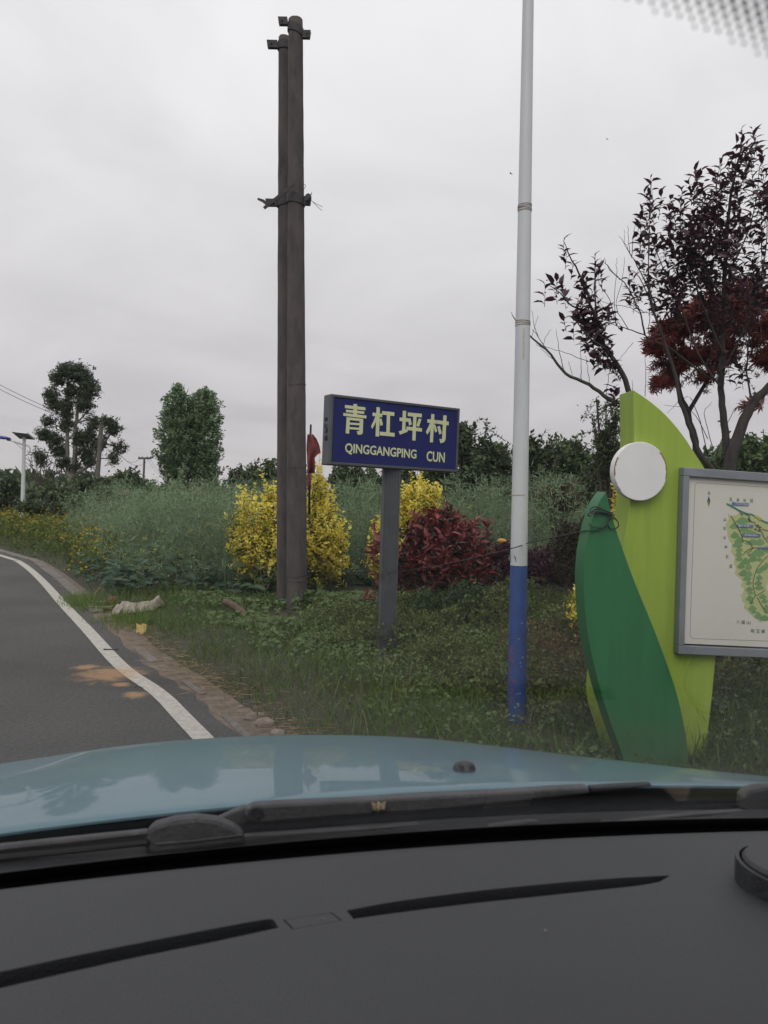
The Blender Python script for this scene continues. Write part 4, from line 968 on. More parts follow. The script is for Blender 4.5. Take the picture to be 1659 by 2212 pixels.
G2 = G[3:14, :10] + np.array([-.03, -.07, -.01]); MB().add(*sheet(G2, (0, 0, -.004))).build('sack_fold', sackm, sk, math.radians(40))
def logpiece(name, p0, p1, r0, r1, m, label, cat, par=None, group=None):
    P = smoothline([p0, (p0 + p1) / 2 + rng.normal(0, .012, 3), p1], 5)
    V, F = tube(P, np.linspace(r0, r1, len(P)) * rng.uniform(.93, 1.07, len(P)), 12); o = MB().add(V, F).build(name, m, par, math.radians(50)); return tag(o, label, cat, group)
g = ground_at(505, 1334); logpiece('log', g + np.array([-.13, .04, .17]), g + np.array([.14, -.06, .03]), .036, .046, mat('log_bark', (.12, .08, .062), .9, var=.4, scale=20, bump=.5), 'short brown log lying in the weeds left of the poles', 'log')
plankm = mat('weathered_plank', (.20, .165, .12), .9, var=.4, scale=12, bump=.4, stretch=(.2, 1, 1))
for i, (x, y, l, an, lab) in enumerate(((222, 1310, .36, .12, 'weathered plank lying by the kerb left of the sack, the upper one'), (217, 1322, .30, -.05, 'short pale plank lying by the kerb just below another plank'))):
    g = ground_at(x, y); a = np.array([math.cos(an), math.sin(an) * .3, .03]); o = MB().add(*box(g + np.array([0, 0, .055]), a * l / 2, (0, .05, .0), (0, 0, .014))).build('plank', plankm, None)
    tag(o, lab, 'plank', 'planks by the kerb'); bevel_obj(o, .004, 1)
g = ground_at(240, 1312); tag(MB().add(*lump(g + np.array([0, .05, .07]), (.085, 0, 0), (0, .08, 0), (0, 0, .075), 20, 12, .35, 5, 4)).build('dirt_heap', mat('red_dirt', (.16, .085, .055), .95, var=.5, scale=20, bump=.7), None, True), 'small heap of reddish brown dirt at the left end of the sack', 'heap')
g = ground_at(305, 1374); G = np.array([[g + np.array([-.05 + .02 * i, .01 * math.sin(i * 2 + j), .03 + .022 * j + .012 * math.sin(i * 1.7 + j * 2)]) for j in range(5)] for i in range(6)])
tag(MB().add(*sheet(G, (0, .002, .001))).build('litter_paper', mat('yellow_paper', (.62, .47, .17), .8, var=.2, scale=20), None), 'crumpled yellow scrap of paper caught in the grass beside the kerb', 'paper')
g = on_z(238, 1405); logpiece('twig_on_road', g + np.array([-.055, -.01, .012]), g + np.array([.07, .015, .010]), .006, .004, darkbark, 'dark stick lying across the edge line of the road', 'stick')
g = on_z(300, 1488); logpiece('twig_on_road', g + np.array([-.03, 0, .008]), g + np.array([.03, .004, .006]), .003, .002, darkbark, 'tiny twig lying on the edge line beside the orange sand', 'stick')
stonem = mat('pale_stone', (.22, .175, .15), .9, var=.4, scale=15, bump=.6)
for i, (x, y, r, lab) in enumerate(((545, 1556, .050, 'pinkish stone at the grass edge, the left one above the hood'), (572, 1570, .062, 'largest pinkish stone in the bare soil just above the hood'), (600, 1590, .045, 'stone half hidden by the hood edge at the grass'), (520, 1530, .024, 'pebble in the dry straw near the grass edge'), (560, 1548, .03, 'small stone between two larger ones in the bare soil'))):
    g = ground_at(x, y); tag(MB().add(*lump(g + np.array([0, 0, r * .35]), (r * 1.2, 0, 0), (0, r, 0), (0, 0, r * .7), 14, 9, .25, 20 + i, 2)).build('stone', stonem, None, math.radians(35)), lab, 'stone', 'stones in the bare soil')
P = wp(1086, 1170, 9.9)
tag(MB().add(*lump(P, (.075, 0, -.01), (0, .05, 0), (0, 0, .045), 20, 12, .15, 12, 2)).build('plastic_bag', mat('orange_plastic', (.55, .28, .05), .5, var=.2, scale=10), None, True), 'orange plastic bag caught behind the red bush beside the lamp pole', 'bag')
P = wp(275, 1068, 18.0); st = thing('scarecrow', np.r_[P[:2], gz(P[0], P[1])], 'brown cloth draped over a stake above the rapeseed', 'scarecrow')
MB().add(*lump(P, (.125, 0, .02), (0, .11, 0), (-.03, 0, .14), 22, 14, .3, 6, 3)).build('cloth', mat('brown_cloth', (.15, .115, .09), .95, var=.4, scale=10), st, True)
MB().add(*tube([np.r_[P[:2], gz(P[0], P[1])], P], .014, 6)).build('stake', barkm, st)
leanm = ground_at(180, 1300); logpiece('stick', wp(203, 1296, 9.6), wp(218, 1268, 9.7), .006, .004, mat('dry_cane', (.25, .20, .12), .8), 'thin dry cane leaning in the weeds at the corner of the rapeseed', 'stick')

# ------------------------------------------------------------------ far posts, lamp and wires
DLm = 24.0
lb2 = wp(47, 1172, DLm); lt2 = wp(52.5, 944, DLm)
sl2 = thing('street_lamp', lb2, 'white solar street lamp with blue foot and blue lamp head at the road bend', 'street lamp')
ax2 = nrm(lt2 - lb2); Lh = np.linalg.norm(lt2 - lb2)
MB().add(*tube([lb2 - ax2 * .3, lb2 + ax2 * Lh * .13], [.082, .080], 12)).build('blue_foot', bluep, sl2, math.radians(40))
MB().add(*tube([lb2 + ax2 * Lh * .12, lb2 + ax2 * Lh * .55, lb2 + ax2 * Lh], [.072, .060, .048], 12)).build('post', whitem, sl2, math.radians(40))
pn = [wp(25, 930, DLm - .35), wp(59, 934, DLm - .35), wp(76, 946, DLm + .35), wp(43, 944, DLm + .35)]
pn = np.array(pn); pn[2:] = pn[2:] + np.array([0, 0, -.02])
nrm_p = nrm(np.cross(pn[1] - pn[0], pn[3] - pn[0])); nrm_p *= np.sign(nrm_p[2])
pan = MB().add(*prism(pn, -nrm_p * .04)).build('solar_panel', mat('aluminium', (.45, .46, .48), .4, metal=.5), sl2)
cellm = mat('solar_cell', (.34, .35, .37), .3)
for k in range(6):
    f0, f1 = .04 + k * .155, .04 + k * .155 + .135
    q = [pn[0] + (pn[3] - pn[0]) * f0 + (pn[1] - pn[0]) * .03, pn[0] + (pn[3] - pn[0]) * f0 + (pn[1] - pn[0]) * .97, pn[1] + (pn[2] - pn[1]) * f1 - (pn[1] - pn[0]) * .03, pn[0] + (pn[3] - pn[0]) * f1 + (pn[1] - pn[0]) * .03]
    MB().add(*prism(np.array(q) - nrm_p * .043, -nrm_p * .006)).build('cell_strip', cellm, pan)
MB().add(*tube(smoothline([wp(53, 984, DLm), wp(62, 980, DLm), wp(65, 969, DLm), wp(60, 963, DLm), wp(48, 960, DLm), wp(34, 955, DLm), wp(20, 950, DLm)], 4), .022, 8)).build('arm', whitem, sl2, True)
MB().add(*tube(smoothline([wp(52, 974, DLm), wp(40, 962, DLm), wp(30, 955, DLm)], 4), .012, 6)).build('brace', whitem, sl2, True)
MB().add(*lump(wp(4, 945, DLm), (.29, 0, -.03), (0, .11, 0), (0, 0, .055), 16, 10, .04, 2, 1)).build('lamp_head', mat('lamp_blue', (.03, .05, .26), .4), sl2, True)
MB().add(*tube([wp(16, 949, DLm), wp(24, 951, DLm)], [.045, .03], 8)).build('lamp_neck', darkw, sl2)
MB().add(*box(lb2 + ax2 * Lh * .34 + np.array([-.06, 0, 0]), (.035, 0, 0), (0, .05, 0), (0, 0, .05))).build('junction_box', blackp, sl2)
fpole = mat('grey_pole', (.125, .115, .105), .95, var=.35, scale=6)
def far_pole(pb, pt, w0, w1, d, label, arms=()):
    b, t_ = wp(*pb, d), wp(*pt, d); b[2] = min(b[2], float(gz(b[0], b[1])))
    b0 = wp(*pb, d); sl_ = (t_ - b0) / (t_[2] - b0[2]); b = b0 - sl_ * max(b0[2] - float(gz(b0[0], b0[1])) + .3, 0)
    o = thing('utility_pole', b, label, 'pole', 'utility poles beyond the field')
    MB().add(*tube([b, (b + t_) / 2, t_], [w0 * d / FOC / 2, (w0 + w1) * d / FOC / 4, w1 * d / FOC / 2], 12)).build('shaft', fpole, o, math.radians(40))
    for y, x0, x1, s_ in arms:
        q = MB().add(*box((wp(x0, y, d) + wp(x1, y, d)) / 2, (wp(x1, y, d) - wp(x0, y, d)) / 2, (0, .05, 0), (0, 0, .05 * d / 40))).build('crossarm', fpole, o)
        for f in (.05, .3, .7, .95):
            c = wp(x0, y, d) * (1 - f) + wp(x1, y, d) * f; MB().add(*tube([c, c + np.array([0, 0, .09 * d / 40])], .035 * d / 40, 6)).build('insulator', fpole, q)
    return o
far_pole((206, 1092), (219, 917), 11, 9, 34, 'leaning grey utility pole in front of the tall clumpy tree', ((922, 208, 224, 0),))
far_pole((309, 1058), (312, 989), 5.2, 4.4, 52, 'thin utility pole with one crossarm right of the tall clumpy tree', ((990, 299, 326.5, 0),))
far_pole((201, 1052), (203.5, 1022), 4.0, 3.6, 70, 'farthest small utility pole behind the leaning one', ((1023, 195, 209, 0),))
def wire(a, b, sag, r, label):
    P = np.array([a + (b - a) * t_ - np.array([0, 0, sag * 4 * t_ * (1 - t_)]) for t_ in np.linspace(0, 1, 18)])
    tag(MB().add(*tube(P, r, 4)).build('overhead_wire', darkw, None, True), label, 'wire', 'overhead wires')
wire(wp(-120, 762, 30), wp(214, 922, 34), .25, .010, 'upper overhead wire running from the left edge to the leaning pole')
wire(wp(-120, 772, 30), wp(216, 926, 34), .3, .010, 'lower overhead wire running from the left edge to the leaning pole')
wire(wp(222, 924, 34), wp(304, 989, 52), .8, .010, 'overhead wire from the leaning pole to the thin crossarm pole, left one')
wire(wp(224, 924, 34), wp(324, 990, 52), 1.0, .010, 'overhead wire from the leaning pole to the right end of the crossarm')
wire(wp(318, 990, 52), wp(370, 1040, 60), .4, .008, 'overhead wire dropping from the crossarm towards the poplars, left one')
wire(wp(324, 990, 52), wp(372, 1036, 60), .4, .008, 'overhead wire dropping from the right tip of the crossarm towards the poplars')
for i, y in enumerate((1024, 1028)):
    wire(wp(140, 1042 + 3 * i, 75), wp(200, y, 70), .2, .012, ('upper', 'lower')[i] + ' faint wire left of the farthest small pole')

# ------------------------------------------------------------------ birds
birdm = mat('bird', (.02, .02, .022), .8)
for x, y, s_, lab in ((1103.5, 375, 1.0, 'small dark bird flying just left of the white lamp pole'), (1311.5, 300.5, .75, 'tiny dark bird flying high above the purple tree'), (1248, 876, .6, 'tiny dark bird flying above the shrubs right of the lamp pole')):
    P = wp(x, y, 22); b = thing('bird', P, lab, 'bird', 'flying birds')
    MB().add(*tube([P + np.array([-.035, 0, .006]) * s_, P, P + np.array([.05, 0, -.012]) * s_], np.array([.006, .014, .004]) * s_, 7)).build('body', birdm, b, True)
    for q in ((-.015, .02, .05), (.035, -.02, -.035)):
        tip = P + np.array(q) * s_ * 1.2; e_ = np.array([.016, 0, -.003]) * s_
        MB().add(*prism([P - e_, P + e_, (P + tip) / 2 + e_ * 1.1, tip, (P + tip) / 2 - e_ * .8], (0, .002, .001))).build('wing', birdm, b)

# ================================================================== vegetation
def plant(name, base, label, cat, group=None): return thing(name, base, label, cat, group)
def base_of(px, d):
    p = wp(px, 1100, d); return np.array([p[0], p[1], float(gz(p[0], p[1]))])
def branches_to(mb, base, blobs, r, n=3, jit=.25):
    for c, rr in blobs:
        for _ in range(n):
            e_ = np.asarray(c) + rng.uniform(-.5, .5, 3) * np.asarray(rr); m_ = base * .5 + e_ * .5 + np.array([0, 0, -.08]) + rng.normal(0, .05, 3)
            b0 = base + rng.normal(0, .05, 3) * (1, 1, 0)
            P = smoothline([b0, m_, e_], 4); mb.add(*tube(P, np.linspace(r, r * .3, len(P)), 5))

# --- yellow privets
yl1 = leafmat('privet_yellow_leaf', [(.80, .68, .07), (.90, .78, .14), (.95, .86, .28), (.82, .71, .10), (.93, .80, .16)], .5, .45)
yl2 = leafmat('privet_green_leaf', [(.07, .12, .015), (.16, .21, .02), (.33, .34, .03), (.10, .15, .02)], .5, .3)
def privet(blobs, low, px, d, n1, n2, label, L=.052, k=6, sl_=.26):
    b = base_of(px, d); o = plant('privet_bush', b, label, 'bush', 'yellow privet bushes')
    a_, g_, s_ = MB(), MB(), MB()
    E, O, r_ = shoot_ends(blobs, n1, .38); shoots(a_, s_, E, O, sl_, k, L, L * .34, 'fold', .75, .7, .35, .12, (70, 40), True, .003)
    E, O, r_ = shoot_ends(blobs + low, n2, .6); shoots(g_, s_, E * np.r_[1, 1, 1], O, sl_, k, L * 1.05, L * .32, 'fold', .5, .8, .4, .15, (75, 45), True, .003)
    E, O, r_ = shoot_ends(blobs, n1 // 3, .05); m_ = O[:, 2] > -.05; E, O = E[m_], O[m_]; E = E + O * .05 + np.c_[np.zeros((len(E), 2)), rng.uniform(.0, .26, len(E)) * np.clip(O[:, 2] + .3, 0, 1) * rng.uniform(0, 1, len(E))]
    shoots(a_, s_, E, O, .34, 9, L * .95, L * .29, 'fold', 1.1, .45, .22, .12, (65, 40), True, .003)
    branches_to(s_, b, blobs, .014, 4)
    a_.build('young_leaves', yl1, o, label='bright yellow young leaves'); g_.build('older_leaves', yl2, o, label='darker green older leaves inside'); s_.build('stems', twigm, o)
D_ = 10.5
privet([pblob(560, 1150, 72, 85, D_), pblob(690, 1150, 66, 82, D_), pblob(625, 1165, 100, 85, D_), pblob(530, 1175, 45, 60, D_), pblob(545, 1105, 22, 30, D_), pblob(585, 1075, 18, 36, D_), pblob(690, 1075, 28, 45, D_), pblob(683, 1030, 10, 45, D_), pblob(720, 1190, 36, 60, D_), pblob(510, 1140, 22, 30, D_)],
       [pblob(600, 1240, 90, 55, D_), pblob(690, 1240, 60, 45, D_)], 625, D_, 860, 320, 'largest yellow privet bush, growing behind the concrete poles')
D_ = 10.9
privet([pblob(905, 1095, 44, 48, D_), pblob(850, 1150, 45, 62, D_), pblob(822, 1195, 28, 60, D_), pblob(905, 1050, 14, 24, D_), pblob(935, 1062, 14, 22, D_), pblob(885, 1070, 12, 22, D_), pblob(870, 1100, 30, 40, D_)], [pblob(830, 1240, 34, 40, D_)], 850, D_, 380, 120, 'yellow privet bush behind the sign post and the red bush')
D_ = 6.6
privet([pblob(1246, 1300, 18, 36, D_), pblob(1270, 1310, 30, 44, D_)], [], 1260, D_, 90, 30, 'small yellow privet low at the left edge of the dark green leaf board', .036, 5, .16)
D_ = 7.6
privet([pblob(1338, 1105, 18, 50, D_), pblob(1365, 1130, 30, 60, D_)], [], 1350, D_, 150, 40, 'yellow privet showing between the dark green leaf tip and the white disc', .034, 5, .18)

# --- red photinia and its darker neighbour
ph1 = leafmat('photinia_red_leaf', [(.17, .028, .032), (.25, .048, .05), (.12, .025, .028), (.32, .08, .068), (.15, .03, .038)], .4, .22, .5)
ph2 = leafmat('photinia_dark_leaf', [(.045, .022, .022), (.03, .045, .022), (.075, .03, .028), (.035, .03, .02)], .4, .15, .5)
D_ = 8.9
b = base_of(960, D_); o = plant('photinia_bush', b, 'round photinia bush with dark red leaves right of the sign post', 'bush')
B_ = [pblob(960, 1190, 88, 82, D_), pblob(920, 1140, 50, 42, D_), pblob(1010, 1185, 62, 66, D_), pblob(965, 1125, 42, 36, D_), pblob(870, 1210, 40, 50, D_), pblob(1035, 1225, 48, 50, D_)]
a_, g_, s_ = MB(), MB(), MB()
E, O, r_ = shoot_ends(B_, 430, .35); shoots(a_, s_, E, O, .26, 6, .088, .0165, 'long', .8, .65, .35, .25, (75, 30), True, .004, tipboost=1.05)
E, O, r_ = shoot_ends([pblob(815, 1170, 12, 40, D_), pblob(830, 1255, 14, 30, D_), pblob(862, 1300, 22, 20, D_), pblob(795, 1283, 14, 10, D_), pblob(1052, 1135, 8, 20, D_)], 34, .5); shoots(a_, s_, E, O, .30, 6, .088, .0165, 'long', .9, .3, .35, .25, (70, 30), True, .004)
E, O, r_ = shoot_ends(B_, 330, .7); shoots(g_, s_, E - np.array([0, -.03, .08]), O, .3, 6, .085, .018, 'long', .5, .7, .4, .3, (80, 50), True, .004)
branches_to(s_, b, B_, .014, 4)
a_.build('young_leaves', ph1, o, label='glossy dark red young leaves'); g_.build('older_leaves', ph2, o, label='maroon and green older leaves'); s_.build('stems', twigm, o)
lo1 = leafmat('loropetalum_leaf', [(.055, .016, .03), (.085, .025, .045), (.035, .014, .02), (.13, .03, .05)], .5, .2)
D_ = 8.8
b = base_of(1150, D_); o = plant('loropetalum_bush', b, 'low dark maroon bush behind the blue foot of the lamp pole', 'bush')
B_ = [pblob(1110, 1215, 45, 48, D_), pblob(1170, 1220, 60, 46, D_), pblob(1215, 1235, 32, 34, D_), pblob(1090, 1190, 30, 22, D_)]
a_, s_ = MB(), MB(); E, O, r_ = shoot_ends(B_, 700, .4); shoots(a_, s_, E, O, .16, 7, .034, .011, 'fold', .4, .9, .45, .12, (75, 45), True, .002); branches_to(s_, b, B_, .01, 3)
a_.build('leaves', lo1, o); s_.build('stems', twigm, o)
db1 = leafmat('dark_brown_leaf', [(.035, .035, .018), (.06, .045, .024), (.028, .036, .016), (.085, .045, .03)], .5, .2)
D_ = 8.0
b = base_of(1225, D_); o = plant('dark_bush', b, 'dark brownish green bush left of the tip of the dark leaf board', 'bush')
B_ = [pblob(1222, 1165, 36, 46, D_), pblob(1260, 1170, 40, 56, D_), pblob(1240, 1210, 45, 60, D_)]
a_, s_ = MB(), MB(); E, O, r_ = shoot_ends(B_, 520, .45); shoots(a_, s_, E, O, .18, 6, .040, .012, 'fold', .6, .7, .5, .15, (75, 45), True, .003); branches_to(s_, b, B_, .012, 4)
a_.build('leaves', db1, o); s_.build('stems', twigm, o)

# --- dark hedge behind the map board with yellow-green leaf tips
he1 = leafmat('hedge_leaf', [(.03, .045, .018), (.045, .06, .02), (.022, .034, .016)], .45, .15)
he2 = leafmat('hedge_tip_leaf', [(.22, .24, .02), (.12, .17, .02), (.34, .31, .03)], .45, .3)
D_ = 5.9
b = base_of(1680, D_); o = plant('hedge_bush', b, 'dark shrub with yellow green leaf tips under the framed map', 'bush')
B_ = [pblob(1560, 1450, 70, 110, D_, .35), pblob(1660, 1440, 90, 120, D_, .4), pblob(1780, 1440, 100, 120, D_, .4), pblob(1610, 1540, 70, 70, 5.3, .3), pblob(1740, 1540, 100, 80, 5.3, .3)]
a_, g_, s_ = MB(), MB(), MB(); E, O, r_ = shoot_ends(B_, 900, .55); shoots(a_, s_, E, O, .22, 6, .062, .02, 'fold', .4, .8, .5, .15, (80, 50), True, .003); branches_to(s_, b, B_, .014, 3)
E, O, r_ = shoot_ends([pblob(1575, 1452, 40, 20, D_ - .35, .1), pblob(1640, 1480, 30, 26, D_ - .4, .1), pblob(1665, 1440, 20, 26, D_ - .4, .1), pblob(1720, 1470, 30, 40, D_ - .4, .1)], 46, .5); shoots(g_, s_, E, nrm(O + np.array([0, -1.2, 0])), .13, 4, .066, .016, 'long', .2, .9, .4, .3, (75, 35), True, .003)
a_.build('leaves', he1, o); g_.build('young_leaves', he2, o, label='yellow green young leaf tips'); s_.build('stems', twigm, o)

# --- purple plum
Z3 = lambda x, y: (1053 + x * .3661, 216 + y * .3661)
def zb(L_, d, dep): return [pblob(*Z3(x, y), r * .3661, r * .3661, d, dep * (r / 200) ** .5) for x, y, r in L_]
pl1 = leafmat('plum_leaf', [(.05, .024, .036), (.075, .03, .046), (.04, .022, .03), (.06, .034, .04), (.11, .028, .048)], .42, .25, .5)
D_ = 5.7
b = base_of(1580, D_); o = plant('plum_tree', b, 'dark purple leaved plum tree growing behind the map board', 'tree')
tr_, a_, s_ = MB(), MB(), MB()
bp = None
q0 = [(1585, 1330), (1578, 1010)] ; tz = [Z3(1430, 2170), Z3(1500, 1930), Z3(1570, 1780), Z3(1660, 1690), Z3(1780, 1480), Z3(1800, 1000)]
limb(tr_, [(1572, 1500), (1568, 1200)] + tz, D_, .062, .014, 8, .003)
limb(tr_, [Z3(1420, 2180), Z3(1395, 1900), Z3(1380, 1700), Z3(1390, 1400), Z3(1400, 1000), Z3(1420, 700), Z3(1460, 450), Z3(1500, 250), Z3(1500, 170)], D_ + .05, .03, .002, 7, .003)
limb(tr_, [Z3(1360, 2230), Z3(1250, 2080), Z3(1200, 1950), Z3(1140, 1780), Z3(1100, 1600), Z3(1000, 1300), Z3(950, 1100), Z3(960, 700), Z3(963, 460)], D_ - .12, .022, .002, 7, .003)
for pts_, r0 in (([(1390, 1500), (1250, 1150), (1150, 850), (1150, 540)], .014), ([(1400, 1200), (1250, 900), (1240, 430)], .012), ([(1400, 1050), (1550, 750), (1620, 320)], .012), ([(1410, 900), (1350, 600), (1370, 350)], .010), ([(1390, 1600), (1540, 1300), (1640, 900), (1650, 540)], .014), ([(1000, 1300), (900, 1050), (830, 1000)], .008), ([(1570, 1780), (1530, 1600), (1560, 1300), (1600, 900)], .012), ([(1380, 1700), (1250, 1500), (1130, 1200), (1000, 900), (920, 640)], .012)):
    limb(tr_, [Z3(*p) for p in pts_], D_ + rng.uniform(-.3, .3), r0 * .7, .0015, 5, .003)
C_ = zb([(1400, 720, 170), (1250, 900, 190), (1480, 950, 170), (1150, 790, 150), (1000, 800, 80), (1000, 1000, 110), (1450, 470, 85), (1495, 320, 62), (1300, 580, 90), (1050, 620, 50), (965, 640, 40), (1540, 230, 36), (1600, 700, 80), (1350, 1180, 130), (1550, 1230, 100), (1100, 1130, 110), (900, 1090, 60), (1380, 1480, 50), (1150, 560, 30), (1230, 450, 32), (1360, 380, 26), (1590, 330, 40), (1560, 480, 50), (960, 520, 26), (900, 780, 30), (850, 1010, 30), (1500, 1550, 50), (1750, 900, 160), (1760, 560, 90), (1650, 540, 30), (1050, 1300, 60), (1200, 1350, 60), (1620, 1050, 100)], D_, .55)
E, O, r_ = shoot_ends(C_, 330, .55); shoots(a_, s_, E, nrm(O * .4 + np.array([-.1, 0, .3])), .22, 9, .064, .0138, 'long', 1.0, .45, .3, .40, (65, 35), False, .0018)
tips = [(1500, 165), (1560, 165), (1380, 345), (1225, 415), (1150, 520), (1030, 530), (962, 450), (915, 630), (905, 740), (1625, 300), (1600, 380), (1560, 470), (1650, 500), (835, 985), (840, 1080), (960, 560), (1280, 470), (1440, 330), (1330, 430), (1090, 600), (1190, 480), (1470, 250), (1530, 260)]
E = np.array([wp(*Z3(x, y), D_ + rng.uniform(-.2, .2)) for x, y in tips]); shoots(a_, s_, E, np.tile([0, 0, 1.0], (len(E), 1)), .24, 10, .066, .014, 'long', 1.2, .2, .15, .42, (65, 30), False, .0025)
tr_.build('trunk', darkbark, o, True); a_.build('crown', pl1, o); s_.build('twigs', darkbark, o)
# the slimmer plum stem in front of it, left
D_ = 5.3
b = base_of(1400, D_); o = plant('plum_sapling', b, 'slim purple leaved plum stem leaning left out above the lime leaf board', 'tree')
tr_, a_, s_ = MB(), MB(), MB()
limb(tr_, [(1440, 1500), (1400, 1000), Z3(830, 1710), Z3(770, 1570), Z3(700, 1470), Z3(620, 1250), Z3(580, 1100), Z3(500, 950), Z3(450, 830)], D_, .025, .002, 7, .003)
limb(tr_, [Z3(620, 1250), Z3(500, 1215), Z3(430, 1140), Z3(360, 1090)], D_, .008, .002, 5); limb(tr_, [Z3(650, 1330), Z3(635, 1150), Z3(635, 920)], D_ + .1, .010, .002, 5); limb(tr_, [Z3(700, 1470), Z3(600, 1400), Z3(500, 1280), Z3(450, 1290)], D_ - .1, .008, .002, 5)
C_ = zb([(610, 1130, 62), (565, 1060, 40), (640, 1010, 36), (540, 1230, 60), (430, 1120, 40), (385, 1080, 18), (650, 1300, 60), (590, 1350, 50), (690, 1440, 50), (755, 1720, 40), (540, 1010, 26), (640, 1480, 30), (700, 1230, 30), (740, 1560, 26)], D_, .18)
E, O, r_ = shoot_ends(C_, 58, .5); shoots(a_, s_, E, nrm(O * .4 + np.array([-.3, 0, .3])), .15, 8, .064, .0145, 'long', .9, .5, .3, .42, (65, 35), False, .002)
E = np.array([wp(*Z3(x, y), D_) for x, y in ((450, 825), (470, 890), (505, 950), (635, 915), (410, 1050), (340, 1085), (450, 1290), (640, 960))]); shoots(a_, s_, E, np.tile([-.3, 0, 1.0], (len(E), 1)), .14, 6, .062, .0135, 'long', 1.0, .3, .15, .42, (65, 30), False, .0025)
tr_.build('trunk', darkbark, o, True); a_.build('crown', pl1, o); s_.build('twigs', darkbark, o)

# --- red maple behind the plum
ma1 = leafmat('maple_leaf', [(.20, .024, .028), (.12, .02, .024), (.27, .045, .034), (.08, .018, .022), (.34, .08, .045)], .5, .4)
D_ = 6.7
b = base_of(1500, D_); o = plant('maple_tree', b, 'bright red Japanese maple crown showing through the purple plum', 'tree')
tr_, a_, s_ = MB(), MB(), MB()
limb(tr_, [(1500, 1450), (1480, 1100), Z3(1230, 2080), Z3(1180, 1850), Z3(1130, 1700), Z3(1150, 1450), Z3(1200, 1200)], D_, .04, .008, 7, .005)
limb(tr_, [Z3(1180, 1850), Z3(1330, 1600), Z3(1480, 1350), Z3(1600, 1200)], D_, .02, .005, 6); limb(tr_, [Z3(1130, 1700), Z3(1050, 1560), Z3(930, 1450)], D_, .014, .003, 5)
C_ = zb([(1010, 1440, 90), (1100, 1330, 100), (1230, 1250, 120), (1400, 1280, 150), (1550, 1350, 130), (1060, 1580, 75), (950, 1450, 50), (1160, 1500, 100), (1320, 1480, 120), (1450, 1150, 90), (1600, 1180, 80), (1000, 1660, 50), (930, 1670, 24), (1250, 1620, 60), (1640, 1500, 90), (1000, 1350, 40), (1520, 1780, 28)], D_, .5)
E, O, r_ = shoot_ends(C_, 460, .55); shoots(a_, s_, E, nrm(O * .6 + np.array([-.5, 0, .0])), .2, 5, .060, .012, 'palm', .15, .9, .3, .25, (60, 35), True, .0016)
tr_.build('trunk', darkbark, o, True); a_.build('crown', ma1, o); s_.build('twigs', darkbark, o)

# --- bare branches
D_ = 6.1
b = base_of(1420, D_); o = plant('bare_tree', b, 'leafless shrub with long thin grey green branches reaching left towards the lamp pole', 'tree')
tr_ = MB(); barem = mat('bare_bark', (.06, .062, .048), .9, var=.4, scale=20)
limb(tr_, [(1450, 1450), (1410, 1050), Z3(840, 1850), Z3(720, 1765), Z3(600, 1680), Z3(460, 1615), Z3(370, 1500), Z3(262, 1400), Z3(170, 1300), Z3(140, 1255)], D_, .024, .002, 7, .003)
for pts_, r0 in (([(460, 1615), (400, 1540), (300, 1400), (262, 1350)], .009), ([(460, 1615), (425, 1500), (402, 1355)], .006), ([(556, 1660), (550, 1550), (550, 1440)], .005), ([(600, 1680), (590, 1590), (580, 1510)], .004), ([(500, 1630), (488, 1580), (480, 1540)], .003), ([(345, 1460), (300, 1440), (285, 1425)], .003), ([(300, 1400), (275, 1330), (262, 1240)], .004), ([(330, 1440), (345, 1400), (375, 1355)], .003), ([(262, 1395), (280, 1330), (300, 1275)], .003), ([(400, 1540), (330, 1480), (290, 1440)], .003),
                ([(720, 1570), (600, 1545), (460, 1490), (350, 1460), (280, 1420)], .005), ([(700, 1750), (715, 1640), (720, 1570)], .004), ([(850, 1800), (855, 1700), (852, 1650)], .004),
                ([(1300, 1640), (1100, 1480), (1000, 1430), (930, 1390), (830, 1350), (760, 1330), (700, 1300)], .013), ([(930, 1390), (900, 1260), (830, 1110), (720, 1000), (690, 930)], .011), ([(780, 1060), (720, 990), (668, 940)], .005), ([(950, 1380), (960, 1250), (965, 1170)], .005), ([(990, 1200), (920, 1050), (850, 920), (775, 800)], .010), ([(850, 930), (862, 800), (876, 730)], .005), ([(840, 900), (830, 800), (828, 740)], .004), ([(850, 920), (810, 840), (805, 760)], .003),
                ([(760, 1330), (720, 1180), (660, 1080), (668, 960)], .005), ([(830, 1350), (760, 1220), (790, 1080), (810, 930)], .005), ([(760, 1335), (750, 1200), (760, 1000), (765, 930)], .004), ([(800, 1345), (740, 1280), (650, 1180), (640, 1100)], .003), ([(900, 1260), (820, 1220), (700, 1200), (640, 1150)], .004), ([(860, 1430), (800, 1500), (760, 1560)], .003), ([(930, 1750), (935, 1600), (930, 1500)], .004), ([(1000, 1430), (1020, 1350), (990, 1280)], .004), ([(1610, 1500), (1620, 800), (1610, 590)], .006), ([(1615, 900), (1640, 700), (1655, 620)], .004), ([(1300, 2100), (1240, 1850), (1180, 1750), (1060, 1850)], .006), ([(1330, 2050), (1280, 1850), (1330, 1780)], .005), ([(1350, 2100), (1420, 1900), (1480, 1800)], .006), ([(1300, 2000), (1200, 1830), (1050, 1800)], .005)):
    limb(tr_, [Z3(*p) for p in pts_], D_ + rng.uniform(-.25, .25), r0 * .7, .0014, 5, .003)
tr_.build('branches', barem, o, True)

